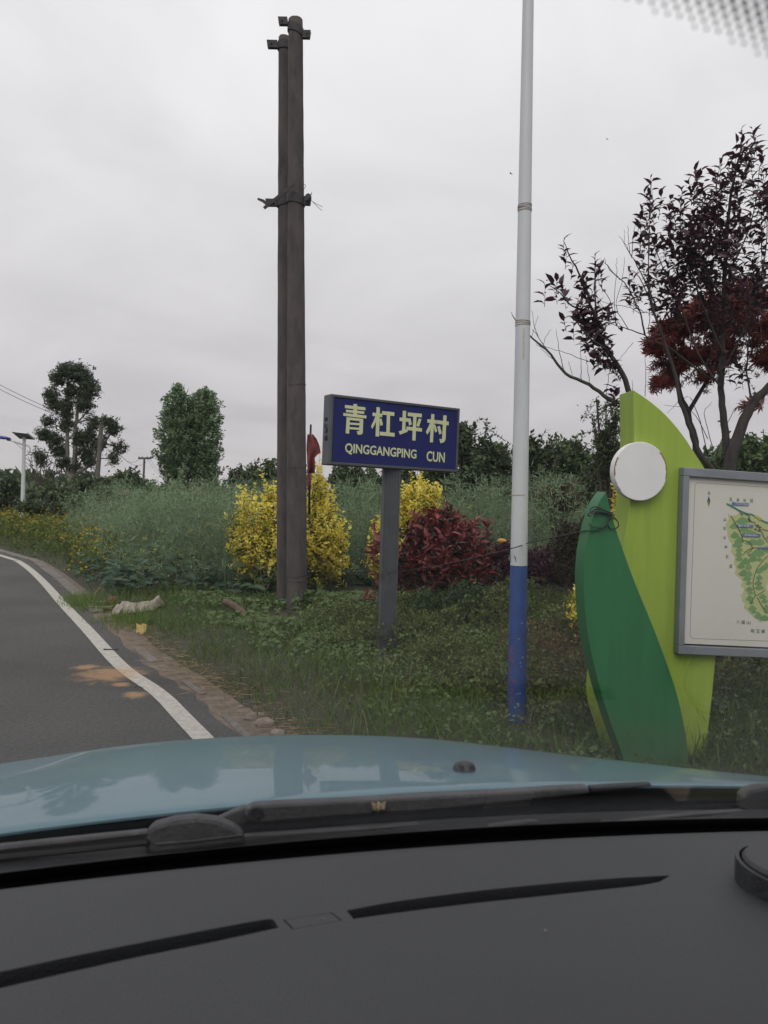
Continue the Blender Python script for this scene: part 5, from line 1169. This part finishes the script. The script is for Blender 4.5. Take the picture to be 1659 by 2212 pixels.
# --- tall small-leaved shrub beside the disc
sl1 = leafmat('shrub_small_leaf', [(.05, .085, .03), (.075, .12, .04), (.04, .065, .028), (.10, .15, .05)], .45, .25)
D_ = 8.2
b = base_of(1330, D_); o = plant('tall_shrub', b, 'tall small leaved green shrub behind the white disc', 'bush')
B_ = zb([(740, 1900, 62), (700, 1790, 30), (645, 1765, 20), (690, 1980, 70), (760, 2040, 70), (620, 1870, 20), (780, 1830, 50), (660, 2080, 70), (740, 2160, 90)], D_, .3)
a_, s_ = MB(), MB(); E, O, r_ = shoot_ends(B_, 260, .6); shoots(a_, s_, E, O, .3, 9, .032, .010, 'fold', .7, .5, .4, .1, (70, 50), True, .003); branches_to(s_, b, B_, .016, 2)
a_.build('leaves', sl1, o); s_.build('stems', twigm, o)

# --- shrubs and small trees beyond the field, each a plant of its own
bgl = [leafmat('far_leaf_a', [(.052, .076, .04), (.075, .105, .05), (.095, .13, .058), (.042, .062, .035)], .5, .28), leafmat('far_leaf_b', [(.08, .115, .052), (.105, .145, .06), (.062, .09, .045)], .5, .3),  # far leaf colours lightened to stand in for haze
       leafmat('far_leaf_c', [(.085, .13, .05), (.11, .16, .06), (.06, .10, .04)], .55, .3), leafmat('far_leaf_d', [(.09, .045, .03), (.06, .05, .03), (.13, .06, .035)], .6, .2)]
SHR = [  # label, centre px, top, bottom, half width, distance, leaf material, leaf length, shoots, spiky
 ('dark bushy tree at the left picture edge behind the solar lamp', 12, 1018, 1170, 52, 27, 0, .12, 300, .5), ('dark bush just right of the solar lamp post', 78, 1032, 1165, 46, 26, 0, .12, 300, .5), ('rounder green bush between the solar lamp and the clumpy tree', 128, 1028, 1150, 50, 25, 1, .12, 320, .4),
 ('dark bush under the trunk of the tall clumpy tree', 178, 1024, 1110, 44, 26, 0, .12, 240, .6), ('broad dark tree right of the leaning utility pole', 258, 1012, 1100, 54, 24, 0, .12, 380, .5), ('low dark bush below the crossarm pole', 318, 1038, 1090, 34, 25, 1, .11, 150, .5),
 ('low bush in front of the twin poplars, left side', 368, 1046, 1092, 36, 24, 1, .11, 160, .5), ('reddish brown bush below the twin poplars', 408, 1056, 1096, 24, 19, 3, .09, 120, .6), ('low dark bush in front of the twin poplars, right side', 452, 1036, 1090, 40, 23, 0, .11, 200, .6),
 ('loose dark shrub right of the poplars with tall sprigs', 512, 1005, 1090, 36, 17, 0, .085, 190, .9), ('sprawling citrus-like tree left of the concrete poles', 570, 992, 1090, 42, 16, 1, .085, 230, .9), ('dark tree hidden behind the concrete poles', 632, 1010, 1090, 34, 16, 0, .085, 180, .7),
 ('dense dark tree below the left end of the village sign', 752, 998, 1090, 50, 16, 0, .085, 340, .5), ('small loose tree left of the sign post', 812, 1012, 1090, 26, 17, 1, .085, 130, .9), ('dark tree right of the sign post', 878, 1005, 1085, 36, 16, 0, .085, 240, .6), ('dark tree below the right end of the village sign', 945, 968, 1085, 38, 15, 0, .085, 300, .7),
 ('tallest dark tree between sign and lamp pole with arching sprays', 1030, 908, 1090, 56, 14.5, 0, .085, 560, .9), ('dark tree just left of the lamp pole', 1088, 955, 1090, 34, 15, 1, .085, 220, .8), ('dark tree just right of the lamp pole with a raised sprig', 1170, 930, 1090, 42, 14.5, 0, .085, 360, .9), ('arching leafy tree between lamp pole and disc', 1236, 938, 1090, 46, 14, 1, .085, 380, .8),
 ('reddish dry bush behind the tip of the dark leaf board', 1205, 1050, 1100, 44, 12, 3, .07, 130, .6), ('dark bush half hidden by the white disc', 1300, 985, 1100, 40, 13, 0, .08, 260, .6),
 ('pale green bamboo-like bush at the right edge above the map', 1612, 938, 1060, 66, 11, 2, .085, 420, .6), ('pale green bush behind the plum trunk', 1530, 965, 1060, 46, 12, 2, .085, 240, .6), ('dark leafy bush behind the lime leaf', 1440, 985, 1100, 60, 12, 0, .085, 280, .6), ('pale green bush beyond the right picture edge', 1730, 930, 1080, 70, 11.5, 2, .085, 220, .6)]
for lab, cx, ty, by, hw_, d, mi_, L_, n_, spk in SHR:
    b = base_of(cx, d); o = plant('far_shrub', b, lab, 'shrub', 'shrubs and small trees beyond the field'); a_, s_ = MB(), MB()
    H_ = by - ty; s_p = d / FOC
    B_ = [pblob(cx, by - H_ * .38, hw_, H_ * .42, d)] + [pblob(cx + rng.uniform(-.75, .75) * hw_, ty + H_ * rng.uniform(.18, .42), hw_ * rng.uniform(.28, .45), H_ * rng.uniform(.14, .24), d) for _ in range(5)]
    E, O, r_ = shoot_ends(B_, n_, .55); shoots(a_, s_, E, O, L_ * 3.6, 6, L_, L_ * .30, 'kite', .55, .7, .5, .1, (75, 40), True, .008)
    ns = int(10 * spk); E = np.array([wp(cx + rng.uniform(-.8, .8) * hw_, ty + H_ * rng.uniform(-.02, .12), d) for _ in range(ns)])
    if ns: shoots(a_, s_, E, nrm(rng.normal(0, .6, (ns, 3)) + np.array([0, 0, .6])), L_ * 5.5, 8, L_ * .9, L_ * .27, 'kite', .7, .6, .4, .1, (70, 40), True, .010)
    branches_to(s_, b, B_[:1], .03, 4)
    a_.build('foliage', bgl[mi_], o); s_.build('stems', darkbark, o)
# two slim saplings among the bushes by the road
for x, yt, yb, d, lab in ((73, 1092, 1168, 23, 'small umbrella shaped tree right of the solar lamp foot'), (116, 1030, 1150, 22.5, 'thin bare stake in front of the green bush'), (100, 1060, 1150, 22.7, 'second thin bare stake left of the green bush')):
    b = base_of(x, d); o = plant('sapling', b, lab, 'tree', 'saplings by the road bend'); tr_ = MB(); limb(tr_, [(x - 1, yb + 14), (x, (yt + yb) / 2), (x, yt)], d, .05 if yt > 1080 else .02, .03 if yt > 1080 else .015, 6); tr_.build('trunk', darkbark, o)
    if yt > 1080:
        a_ = MB(); E, O, r_ = shoot_ends([pblob(x - 2, yt + 4, 36, 14, d)], 150, .5); shoots(a_, None, E, O, .4, 6, .11, .03, 'kite', .2, .9, .3, .1); a_.build('crown', bgl[0], o)
# leafless twiggy bush behind the lamp
o = plant('bare_bush', base_of(85, 28), 'leafless twiggy shrub right of the solar lamp post against the sky', 'shrub'); s_ = MB()
for x, y in ((60, 985), (75, 965), (85, 985), (95, 1000), (112, 990), (120, 1005), (66, 1000), (104, 975), (50, 1000), (130, 1018)):
    P = limb(s_, [(84, 1060), ((84 + x) / 2 + 4, 1030), (x, y)], 28, .03, .008, 5, .02)
    for _ in range(3): k_ = rng.integers(4, len(P)); s_.add(*tube([P[k_ - 1], P[k_ - 1] + rng.normal(0, .22, 3) + np.array([0, 0, .3])], [.012, .005], 4))
s_.build('branches', twigm, o)
# one distant belt of woods along the horizon
fw = MB()
n_ = 3600; X = rng.uniform(-1, 1, n_) * 190; Y = rng.uniform(105, 150, n_); Hh = 3.0 + 1.6 * np.sin(X * .06) + .8 * np.sin(X * .21 + 1)
E = np.c_[X, Y, gz(X, Y) + Hh * rng.uniform(.05, 1, n_)]; shoots(fw, None, E, nrm(rng.normal(0, 1, (n_, 3))), 1.6, 3, 1.3, .5, 'kite', .5, .8, .5, .1)
fw.build('far_woods', bgl[0], None, kind='stuff')

# --- tall clumpy tree and the twin poplars
Z1 = lambda x, y: (x * .358, 702 + y * .358)
eul = leafmat('eucalyptus_leaf', [(.062, .085, .055), (.08, .105, .062), (.048, .066, .045), (.10, .125, .07)], .5, .25)
D_ = 62
b = base_of(154, D_); o = plant('eucalyptus_tree', b, 'tall open tree with dark rounded leaf clumps and a pale forked trunk', 'tree')
CL = [(420, 270, 45, 50), (350, 320, 55, 50), (480, 300, 90, 65), (540, 370, 60, 60), (310, 420, 50, 40), (335, 480, 70, 42), (400, 540, 50, 45), (290, 580, 40, 32), (510, 480, 75, 50), (500, 430, 60, 45), (270, 660, 60, 42), (330, 690, 55, 55), (400, 605, 50, 38), (238, 790, 40, 36), (250, 825, 25, 17), (355, 760, 45, 52), (480, 690, 52, 55), (535, 670, 62, 55), (520, 770, 62, 50), (570, 590, 50, 42), (680, 620, 55, 52), (645, 585, 50, 36), (600, 715, 45, 45), (725, 735, 26, 33), (685, 800, 24, 42), (395, 830, 34, 34), (460, 860, 36, 20), (305, 905, 32, 20), (520, 898, 22, 10), (430, 395, 42, 55), (540, 820, 34, 32), (455, 290, 60, 60), (380, 280, 40, 40), (410, 470, 30, 40), (370, 835, 26, 22)]
a_, tr_ = MB(), MB()
for x, y, rx, ry in CL:
    bl = [pblob(*Z1(x, y), rx * .358 * .98, ry * .358 * .94, D_, rx * .358 * D_ / FOC)]
    n_ = int(18 + rx * ry * .024); E, O, r_ = shoot_ends(bl, n_, .6); E = E + rng.normal(0, .16, E.shape); shoots(a_, None, E, O, .7, 6, .21, .042, 'kite', .15, .8, .6, .25, (70, 40), True)
for pts_, r0, r1 in (([(434, 1010), (432, 975), (430, 925)], .40, .30), ([(430, 930), (412, 880), (405, 700), (410, 420), (420, 280)], .24, .05), ([(432, 930), (450, 850), (455, 650), (470, 500), (490, 350)], .26, .06), ([(440, 915), (520, 860), (590, 780), (640, 700), (680, 620)], .16, .05), ([(405, 640), (330, 600)], .08, .04), ([(455, 600), (530, 520)], .09, .04), ([(412, 740), (360, 690)], .08, .04), ([(612, 718), (670, 720), (722, 715)], .07, .03), ([(590, 800), (640, 806), (690, 800)], .06, .03), ([(400, 790), (330, 790), (250, 795)], .07, .03), ([(430, 915), (370, 900), (320, 893)], .07, .03), ([(470, 590), (540, 570), (600, 580)], .07, .03), ([(408, 440), (370, 400), (330, 380)], .06, .03), ([(430, 925), (390, 880), (380, 840)], .1, .04), ([(450, 880), (500, 800), (510, 750)], .08, .04), ([(520, 860), (500, 800), (540, 700)], .07, .03)):
    limb(tr_, [Z1(*p) for p in pts_], D_, r0, r1, 7, .02)
tr_.build('trunk', mat('pale_bark', (.17, .155, .14), .9, var=.4, scale=2, stretch=(1, 1, .3)), o, True); a_.build('crown', eul, o)
pol = leafmat('poplar_leaf', [(.155, .24, .125), (.20, .29, .15), (.12, .19, .10), (.25, .34, .185)], .45, .45)
D_ = 58
def poplar(cx, prof, lab):
    b = base_of(cx * .358, D_); o = plant('poplar_tree', b, lab, 'tree', 'twin poplars'); a_, tr_ = MB(), MB()
    ys_, ws_ = np.array([p[0] for p in prof], float), np.array([p[1] for p in prof], float)
    n_ = 1350; y = rng.uniform(ys_[0], ys_[-1], n_ * 2); wv = np.interp(y, ys_, ws_); y = y[rng.uniform(0, 1, len(y)) < (wv / ws_.max())][:n_]; n_ = len(y)
    wv = 1.06 * np.interp(y, ys_, ws_) * (1 + .12 * np.sin(y * .06) + .08 * np.sin(y * .15 + 1)); ang = rng.uniform(0, 2 * PI, n_); rr = wv * rng.uniform(0, 1, n_) ** .45
    E = np.array([wp(*Z1(cx + q * math.cos(a), yy), D_ + q * math.sin(a) * .358 * D_ / FOC) for q, a, yy in zip(rr, ang, y)])
    O = np.c_[np.cos(ang), np.sin(ang), np.zeros(n_)]
    shoots(a_, None, E, O, .7, 5, .17, .075, 'kite', 1.1, .45, .35, .15, (75, 40), True)
    limb(tr_, [Z1(cx, 1010), Z1(cx + 4, 700), Z1(cx, ys_[0] + 20)], D_, .16, .03, 6, .02)
    for k in range(18):
        y0 = rng.uniform(ys_[0] + 120, 950); w_ = np.interp(y0 - 70, ys_, ws_) * rng.uniform(.5, .9) * rng.choice([-1, 1]); limb(tr_, [Z1(cx, y0), Z1(cx + w_ * .6, y0 - 50), Z1(cx + w_, y0 - 110)], D_ + rng.uniform(-.5, .5), .05, .015, 5, .02)
    tr_.build('trunk', barkm, o); a_.build('crown', pol, o)
poplar(1072, [(350, 8), (390, 52), (430, 80), (520, 106), (600, 114), (640, 126), (720, 136), (800, 124), (880, 96), (990, 80)], 'left one of the two dense green poplars standing close together')
poplar(1232, [(372, 8), (405, 62), (440, 86), (520, 104), (640, 106), (720, 106), (800, 92), (900, 90), (990, 84)], 'right one of the two dense green poplars standing close together')

# --- rapeseed in pod
ra1 = leafmat('rape_pod', [(.155, .235, .135), (.20, .285, .165), (.25, .34, .20), (.125, .195, .11), (.30, .385, .225)], .5, .25, .4)
ra2 = leafmat('rape_leaf', [(.035, .075, .042), (.05, .10, .055), (.07, .12, .07), (.03, .06, .035)], .5, .2)
def in_field(X, Y): return (X > np.maximum(-3.7 - .57 * (Y - 10.2), .1 - .416 * Y)) & (Y > 10.2 + .2 * np.sin(X * 2) + np.where(X > -1.2, 1.2, 0)) & (road_d(X, Y) > 1.0)
pod, stm, lf = MB(), MB(), MB()
for n_, y0, y1, x0, x1, nr, k in ((1250, 10.1, 13.4, -6.5, 8.5, 8, 15), (1500, 13.4, 20, -10, 11, 6, 12), (1100, 20, 36, -18, 17, 4, 10)):
    X = rng.uniform(x0, x1, n_); Y = rng.uniform(y0, y1, n_); m_ = in_field(X, Y); X, Y = X[m_], Y[m_]; n2 = len(X); G_ = gz(X, Y)
    edge = np.clip((X - np.maximum(-3.7 - .57 * (Y - 10.2), .1 - .416 * Y)) / 1.4, 0, 1)
    H_ = (1.18 + .15 * rng.standard_normal(n2) + .14 * (X > 1) + .16 * np.sin(1.7 * X + .9 * Y) * np.sin(1.3 * Y - .7 * X + 1) + np.where(rng.uniform(0, 1, n2) > .96, .22, 0)) * (.80 + .20 * edge) + np.clip((Y - 11) / 8, 0, 1) * .12
    Bp = np.c_[X, Y, G_]; lean = rng.normal(0, .13, (n2, 3)) * (1, 1, 0); lean[:, 1] -= np.where(Y < 11.8, .10, 0); Tp = Bp + lean + np.c_[np.zeros((n2, 2)), H_]
    sticks(stm, Bp, Tp, .0055, .002)
    for r in range(nr):
        f = rng.uniform(.18, 1.0, n2)[:, None] if r else np.ones((n2, 1)); a = rng.uniform(0, 2 * PI, n2); out_ = np.c_[np.cos(a), np.sin(a), np.zeros(n2)]
        E = Bp + (Tp - Bp) * f + out_ * (.34 * rng.uniform(.3, 1, n2)[:, None] * (1.0 if r else .1)); E[:, 2] += .10
        shoots(pod, stm, E, out_, .42, k, .090, .0052, 'kite', .8, .75, .4, .08, (78, 45), False, .0022)
n_ = 3600; X = rng.uniform(-7.5, 8, n_); Y = 9.9 + 2.2 * rng.uniform(0, 1, n_) ** 1.5 - .5 * np.minimum(X + 3, 0) * 1.0; m_ = (in_field(X, Y) | in_field(X + .3, Y + .3)); X, Y = X[m_], Y[m_]; n_ = len(X)
P = np.c_[X, Y, gz(X, Y) + rng.uniform(.03, .50, n_) * rng.uniform(.3, 1, n_)]; a = rng.uniform(0, 2 * PI, n_); A = nrm(np.c_[np.cos(a), np.sin(a) - .4, rng.uniform(-.3, .5, n_)]); Lr = rng.uniform(.08, .20, n_)
leaves(lf, P, A, Lr, Lr * .32, 'heart', .18, N=nrm(np.c_[rng.normal(0, .3, n_), rng.normal(-.3, .3, n_), np.ones(n_)]))
rape = stm.build('rapeseed', leafmat('rape_stem', [(.12, .18, .09), (.15, .21, .11)], .6, 0), None, kind='stuff')
pod.build('rapeseed_pods', ra1, rape, kind='stuff'); lf.build('rapeseed_leaves', ra2, rape, kind='stuff')
# yellow flowers left in the crop
yfl = leafmat('rape_flower', [(.80, .62, .03), (.72, .55, .02), (.85, .70, .06)], .6, .3)
fm = MB()
def flower_cluster(P, r, n, s_): 
    D = rand_dirs(n); D[:, 2] = np.abs(D[:, 2]); leaves(fm, P + D * r * rng.uniform(.2, 1, n)[:, None], nrm(D + .5 * rng.standard_normal((n, 3))), s_, s_ * .45, 'kite', .1)
FPX = [(160, 1195), (172, 1210), (205, 1188), (215, 1200), (190, 1225), (178, 1232), (200, 1240), (228, 1205), (165, 1180), (260, 1175), (232, 1215), (310, 1188), (335, 1192), (345, 1230), (338, 1258), (352, 1265), (382, 1260), (322, 1235), (390, 1195), (420, 1200), (428, 1192), (300, 1225), (270, 1250), (310, 1165), (345, 1150), (360, 1128), (445, 1130), (185, 1150), (150, 1215), (140, 1226), (295, 1240), (372, 1245), (405, 1240), (255, 1232), (410, 1145), (210, 1170), (236, 1180), (175, 1170), (450, 1160), (265, 1205), (385, 1215), (1190, 1135), (1015, 1095)]
for x, y in FPX:
    for _ in range(rng.integers(1, 3)):
        d = max(10.35, ground_at(min(x, 330), 1272)[1] if x > 250 else ground_at(x, 1262)[1] - .1); d = d if x < 900 else 11.4
        flower_cluster(wp(x + rng.normal(0, 4), y + rng.normal(0, 4), d + rng.uniform(-.15, .25)), .018, 9, .014)
fm.build('rapeseed_flowers', yfl, rape, kind='stuff')
# yellow wildflowers by the bend
wf, ws_ = MB(), MB(); fm = wf
n_ = 3000; X = rng.uniform(-15, -4.0, n_); Y = rng.uniform(11, 27, n_); dd = road_d(X, Y); m_ = (dd > .6) & (dd < 4.2) & ~in_field(X - .5, Y); X, Y = X[m_], Y[m_]; n_ = len(X)
B0_ = np.c_[X, Y, gz(X, Y)]; T0_ = B0_ + np.c_[rng.normal(0, .08, n_), rng.normal(0, .08, n_), rng.uniform(.25, .75, n_)]
sticks(ws_, B0_, T0_, .006, .003)
E = np.repeat(T0_, 2, 0) + rng.normal(0, .06, (2 * n_, 3)) - np.array([0, 0, .1]); shoots(ws_, None, E, rand_dirs(len(E)), .3, 5, .09, .018, 'kite', .8, .5, .5, .15, (70, 40), True)
for p in T0_[rng.uniform(0, 1, n_) < .75]:
    for _ in range(2): flower_cluster(p + rng.normal(0, .05, 3), .04, 6, .022)
wfo = ws_.build('wildflowers', leafmat('wildflower_leaf', [(.075, .12, .03), (.11, .15, .035), (.14, .15, .04)], .6, .25), None, kind='stuff')
wf.build('wildflower_heads', leafmat('wildflower_petal', [(.62, .44, .03), (.50, .36, .03), (.70, .52, .05)], .6, .3), wfo, kind='stuff')

# --- grass and weeds on the verge
gr1 = leafmat('grass_blade', [(.065, .12, .022), (.09, .15, .03), (.125, .18, .04), (.045, .085, .02), (.16, .19, .06)], .55, .35)
gr2 = leafmat('dry_grass', [(.32, .24, .13), (.24, .17, .09), (.40, .31, .18), (.18, .12, .07)], .8, .2)
TRODDEN = [(-1.10, 8.75, .30, .55), (sg_b[0] + .0, sg_b[1] - .45, .22, .55), (lb[0], lb[1] - .25, .20, .40), (M0[0] - .02, M0[1] - .38, .55, .25)]   # worn ground in front of the posts
def trodden(X, Y): return np.clip(sum(np.exp(-((X - a) / c) ** 2 - ((Y - b) / d) ** 2) for a, b, c, d in TRODDEN), 0, 1)
def scatter(n, x0, x1, y0, y1, dens, worn=.85):
    X = rng.uniform(x0, x1, n); Y = rng.uniform(y0, y1, n); m = rng.uniform(0, 1, n) < dens(X, Y) * (1 - worn * trodden(X, Y)); return X[m], Y[m]
pat = lambda X, Y, a=0: .5 + .25 * np.sin(2.3 * X + 1.1 * Y + a) + .25 * np.sin(4.1 * Y - 2.7 * X + 2 * a)
gb = MB()
def blades(X, Y, L0, L1, w0, dr, up_=.9):
    n = len(X); P = np.c_[X, Y, gz(X, Y) - .01]; A = nrm(np.c_[rng.normal(0, .45, n), rng.normal(0, .45, n), np.full(n, up_)]); L = rng.uniform(L0, L1, n) * (1 - .6 * trodden(X, Y))
    leaves(gb, P, A, L, w0, 'blade', dr)
X, Y = scatter(70000, -3.5, 5.0, 3.2, 10.2, lambda X, Y: np.clip((road_d(X, Y) - .32 - .22 * pat(X, Y)) / .30, 0, 1) * (.35 + .65 * pat(X, Y, 1)))
blades(X, Y, .07, .21, .0032, .42)
X, Y = scatter(16000, -14, -1.5, 8.5, 26, lambda X, Y: np.clip((road_d(X, Y) - .42) / .3, 0, 1) * np.clip((4 - road_d(X, Y)), 0, 1))
blades(X, Y, .10, .30, .007, .4)
X, Y = scatter(5200, -.5, 4.6, 3.2, 5.0, lambda X, Y: np.clip((road_d(X, Y) - .9) / .4, 0, 1)); blades(X, Y, .15, .36, .0032, .5, .8)
grass = gb.build('grass', gr1, None, kind='stuff')
# bright tufts at the kerb corner
gb = MB()
for x, y, n, r, L1 in ((190, 1312, 420, .13, .30), (212, 1322, 300, .12, .25), (172, 1300, 160, .10, .22), (262, 1345, 300, .16, .20), (300, 1352, 300, .2, .18)):
    g = ground_at(x, y); blades(g[0] + rng.normal(0, r, n), g[1] + rng.normal(0, r, n), .10, L1, .004, .3)
gb.build('bright_grass', leafmat('bright_grass_blade', [(.11, .18, .035), (.15, .22, .04), (.09, .15, .035)], .55, .35), None, kind='stuff')
# straw along the kerb, lying flat
gb = MB(); X, Y = scatter(46000, -4.5, 3.0, 2.8, 10, lambda X, Y: np.exp(-((road_d(X, Y) - .46 - .12 * np.clip((5.6 - Y) / 1.5, 0, 1)) / .16) ** 2) * np.clip((9.4 - Y) / 2, 0.12, 1) * (road_d(X, Y) > .16))
n_ = len(X); a = rng.uniform(0, 2 * PI, n_); P = np.c_[X, Y, np.maximum(gz(X, Y), .0) + rng.uniform(.004, .035, n_)]; leaves(gb, P, nrm(np.c_[np.cos(a), np.sin(a), rng.normal(.02, .12, n_)]), rng.uniform(.05, .16, n_), .0017, 'blade', .06)
X, Y = scatter(6000, -2.5, 4.4, 3.3, 8.5, lambda X, Y: np.clip((road_d(X, Y) - .7) / .3, 0, 1) * np.clip(pat(X, Y, 2.2) - .5, 0, 1) * .6); n_ = len(X)
P = np.c_[X, Y, gz(X, Y)]; leaves(gb, P, nrm(np.c_[rng.normal(0, .6, n_), rng.normal(0, .6, n_), np.full(n_, .6)]), rng.uniform(.12, .32, n_), .0017, 'blade', .5)
gb.build('straw', gr2, None, kind='stuff')
# tall grass tuft between lamp pole and leaf board
gb = MB()
for x, y, n, L1 in ((1200, 1335, 170, .62), (1170, 1330, 90, .45), (1225, 1340, 90, .5)):
    g = ground_at(x, y); blades(g[0] + rng.normal(0, .13, n), g[1] + rng.normal(0, .13, n), .3, L1, .004, .25, 1.6)
tag(gb.build('grass_tuft', leafmat('pale_grass', [(.15, .19, .07), (.20, .22, .09), (.10, .14, .05)], .6, .3), None), 'tall pale grass tuft between the lamp pole and the dark green leaf board', 'grass tuft')
# low olive undershrub across the middle of the verge
we1 = leafmat('weed_leaf', [(.09, .125, .035), (.12, .16, .045), (.155, .185, .055), (.065, .095, .03), (.20, .215, .08)], .5, .3)
wm, wst = MB(), MB()
X, Y = scatter(13000, -1.3, 3.6, 4.4, 8.9, lambda X, Y: np.clip((road_d(X, Y) - 1.5) / .6, 0, 1) * np.clip((X + .55 + .12 * (Y - 5)) / .5, 0, 1) * (.35 + .65 * pat(X * 1.4, Y * 1.4, 4)))
n_ = len(X); hh = (.05 + .30 * pat(X * 1.5, Y * 1.3, 4) ** 1.5) * rng.uniform(.45, 1.1, n_) * (1 - .7 * np.exp(-((X - .02) / .35) ** 2 - ((Y - 6.3) / .7) ** 2)) + np.clip((Y - 6.5) / 2, 0, 1) * .22 * rng.uniform(.3, 1, n_) * (X > .1)
E = np.c_[X, Y, gz(X, Y) + hh]; shoots(wm, wst, E, rand_dirs(n_), .16, 6, .028, .0092, 'kite', .9, .35, .45, .1, (70, 40), True, .0022)
X2, Y2 = scatter(900, 1.0, 2.3, 4.9, 6.6, lambda X, Y: pat(X * 2, Y * 2, 1)); n2 = len(X2); dbm = MB()
shoots(dbm, wst, np.c_[X2, Y2, gz(X2, Y2) + rng.uniform(.08, .34, n2)], rand_dirs(n2), .18, 5, .024, .006, 'kite', .8, .5, .6, .1, (60, 40), True, .0022)
und = wst.build('undershrub', twigm, None, kind='stuff'); wm.build('undershrub_leaves', we1, und, kind='stuff'); dbm.build('dry_leaves', leafmat('dry_weed_leaf', [(.14, .09, .045), (.10, .075, .035), (.18, .13, .06)], .8, .2), und, kind='stuff')
# leafier green mound below the photinia
gm1 = leafmat('mound_leaf', [(.06, .105, .036), (.08, .135, .045), (.045, .08, .03), (.10, .155, .05)], .5, .3); D_ = 8.2
b = base_of(1000, D_); o = plant('green_bush', b, 'low dark green bush at the foot of the red photinia', 'bush'); B_ = [pblob(930, 1318, 58, 58, D_), pblob(1010, 1308, 64, 64, D_), pblob(1072, 1330, 42, 58, D_), pblob(880, 1345, 36, 40, D_)]
a_, s_ = MB(), MB(); E, O, r_ = shoot_ends(B_, 820, .45); shoots(a_, s_, E, O, .18, 6, .038, .012, 'fold', .6, .7, .5, .12, (72, 45), True, .003); branches_to(s_, b, B_, .008, 3); a_.build('leaves', gm1, o); s_.build('stems', twigm, o)
# creeper with broad leaves round the foot of the poles
cr1 = leafmat('creeper_leaf', [(.07, .125, .038), (.10, .155, .05), (.125, .185, .062), (.05, .088, .03)], .45, .25)
cm = MB()
X, Y = scatter(14000, -3.2, .35, 6.0, 10.4, lambda X, Y: np.clip((road_d(X, Y) - 1.0) / .6, 0, 1) * np.clip((Y - 6.0) / 1.6, 0, 1) * (.3 + .7 * pat(X, Y, 5)))
hh = .03 + .08 * pat(X * 1.6, Y * 1.6, 5) + .20 * np.exp(-(((X + .85) / .28) ** 2 + ((Y - 9.1) / .4) ** 2)) + .14 * np.exp(-(((X + .45) / .5) ** 2 + ((Y - 8.6) / .6) ** 2)); n_ = len(X)
P = np.c_[X, Y, gz(X, Y) + hh * rng.uniform(.5, 1.15, n_) * (1 - .8 * trodden(X, Y))]; a = rng.uniform(0, 2 * PI, n_); Lr = rng.uniform(.030, .070, n_)
leaves(cm, P, nrm(np.c_[np.cos(a), np.sin(a), rng.normal(-.1, .3, n_)]), Lr, Lr * .42, 'heart', .15, N=nrm(np.c_[rng.normal(0, .4, n_), rng.normal(-.35, .4, n_), np.ones(n_)]))
P = np.concatenate([[wp(668 + rng.normal(0, 12), 1306 - abs(rng.normal(0, 12)), D1 - .2)] for _ in range(160)]); a = rng.uniform(0, 2 * PI, 160); leaves(cm, P, nrm(np.c_[np.cos(a), np.sin(a) * .4 - .3, rng.normal(-.3, .4, 160)]), .06, .026, 'heart', .15)
X, Y = scatter(26000, -2.2, 4.7, 3.3, 8.0, lambda X, Y: np.clip((road_d(X, Y) - .8) / .6, 0, 1) * (.25 + .75 * pat(X * 1.9, Y * 1.7, 3))); n_ = len(X)
P = np.c_[X, Y, gz(X, Y) + (.03 + .10 * pat(X * 1.9, Y * 1.7, 3)) * rng.uniform(.3, 1.2, n_)]; a = rng.uniform(0, 2 * PI, n_); Lr = rng.uniform(.014, .034, n_)
leaves(cm, P, nrm(np.c_[np.cos(a), np.sin(a), rng.normal(.1, .4, n_)]), Lr, Lr * .40, 'heart', .12, N=nrm(np.c_[rng.normal(0, .5, n_), rng.normal(-.35, .5, n_), np.ones(n_)]))
cm.build('creeper', cr1, None, kind='stuff')
# small pale flowers and seed heads low on the right
sm_ = MB(); fm = sm_
for _ in range(34):
    g = ground_at(rng.uniform(1440, 1660), rng.uniform(1570, 1650)); p = g + np.array([0, 0, rng.uniform(.1, .3)]); flower_cluster(p, .008, 5, .009)
for _ in range(14):
    g = ground_at(rng.uniform(900, 1350), rng.uniform(1560, 1620)); flower_cluster(g + np.array([0, 0, rng.uniform(.1, .2)]), .006, 5, .009)
sm_.build('small_flowers', leafmat('pale_petal', [(.40, .38, .33), (.33, .28, .32)], .7, .2), None, kind='stuff')

# dust specks on the dashboard
for x, y, r in ((1178, 2011, .0016), (700, 1985, .0009)):
    P = on_dash(x, y); tag(MB().add(*lump(P + cz_ * r * .5, cr_ * r, cf_ * r, cz_ * r * .7, 8, 6, .3, int(x), 2)).build('crumb', sackm, None), 'pale crumb lying on the dashboard ' + ('below the long right slot' if x > 1000 else 'inside the small outlined rectangle'), 'crumb')
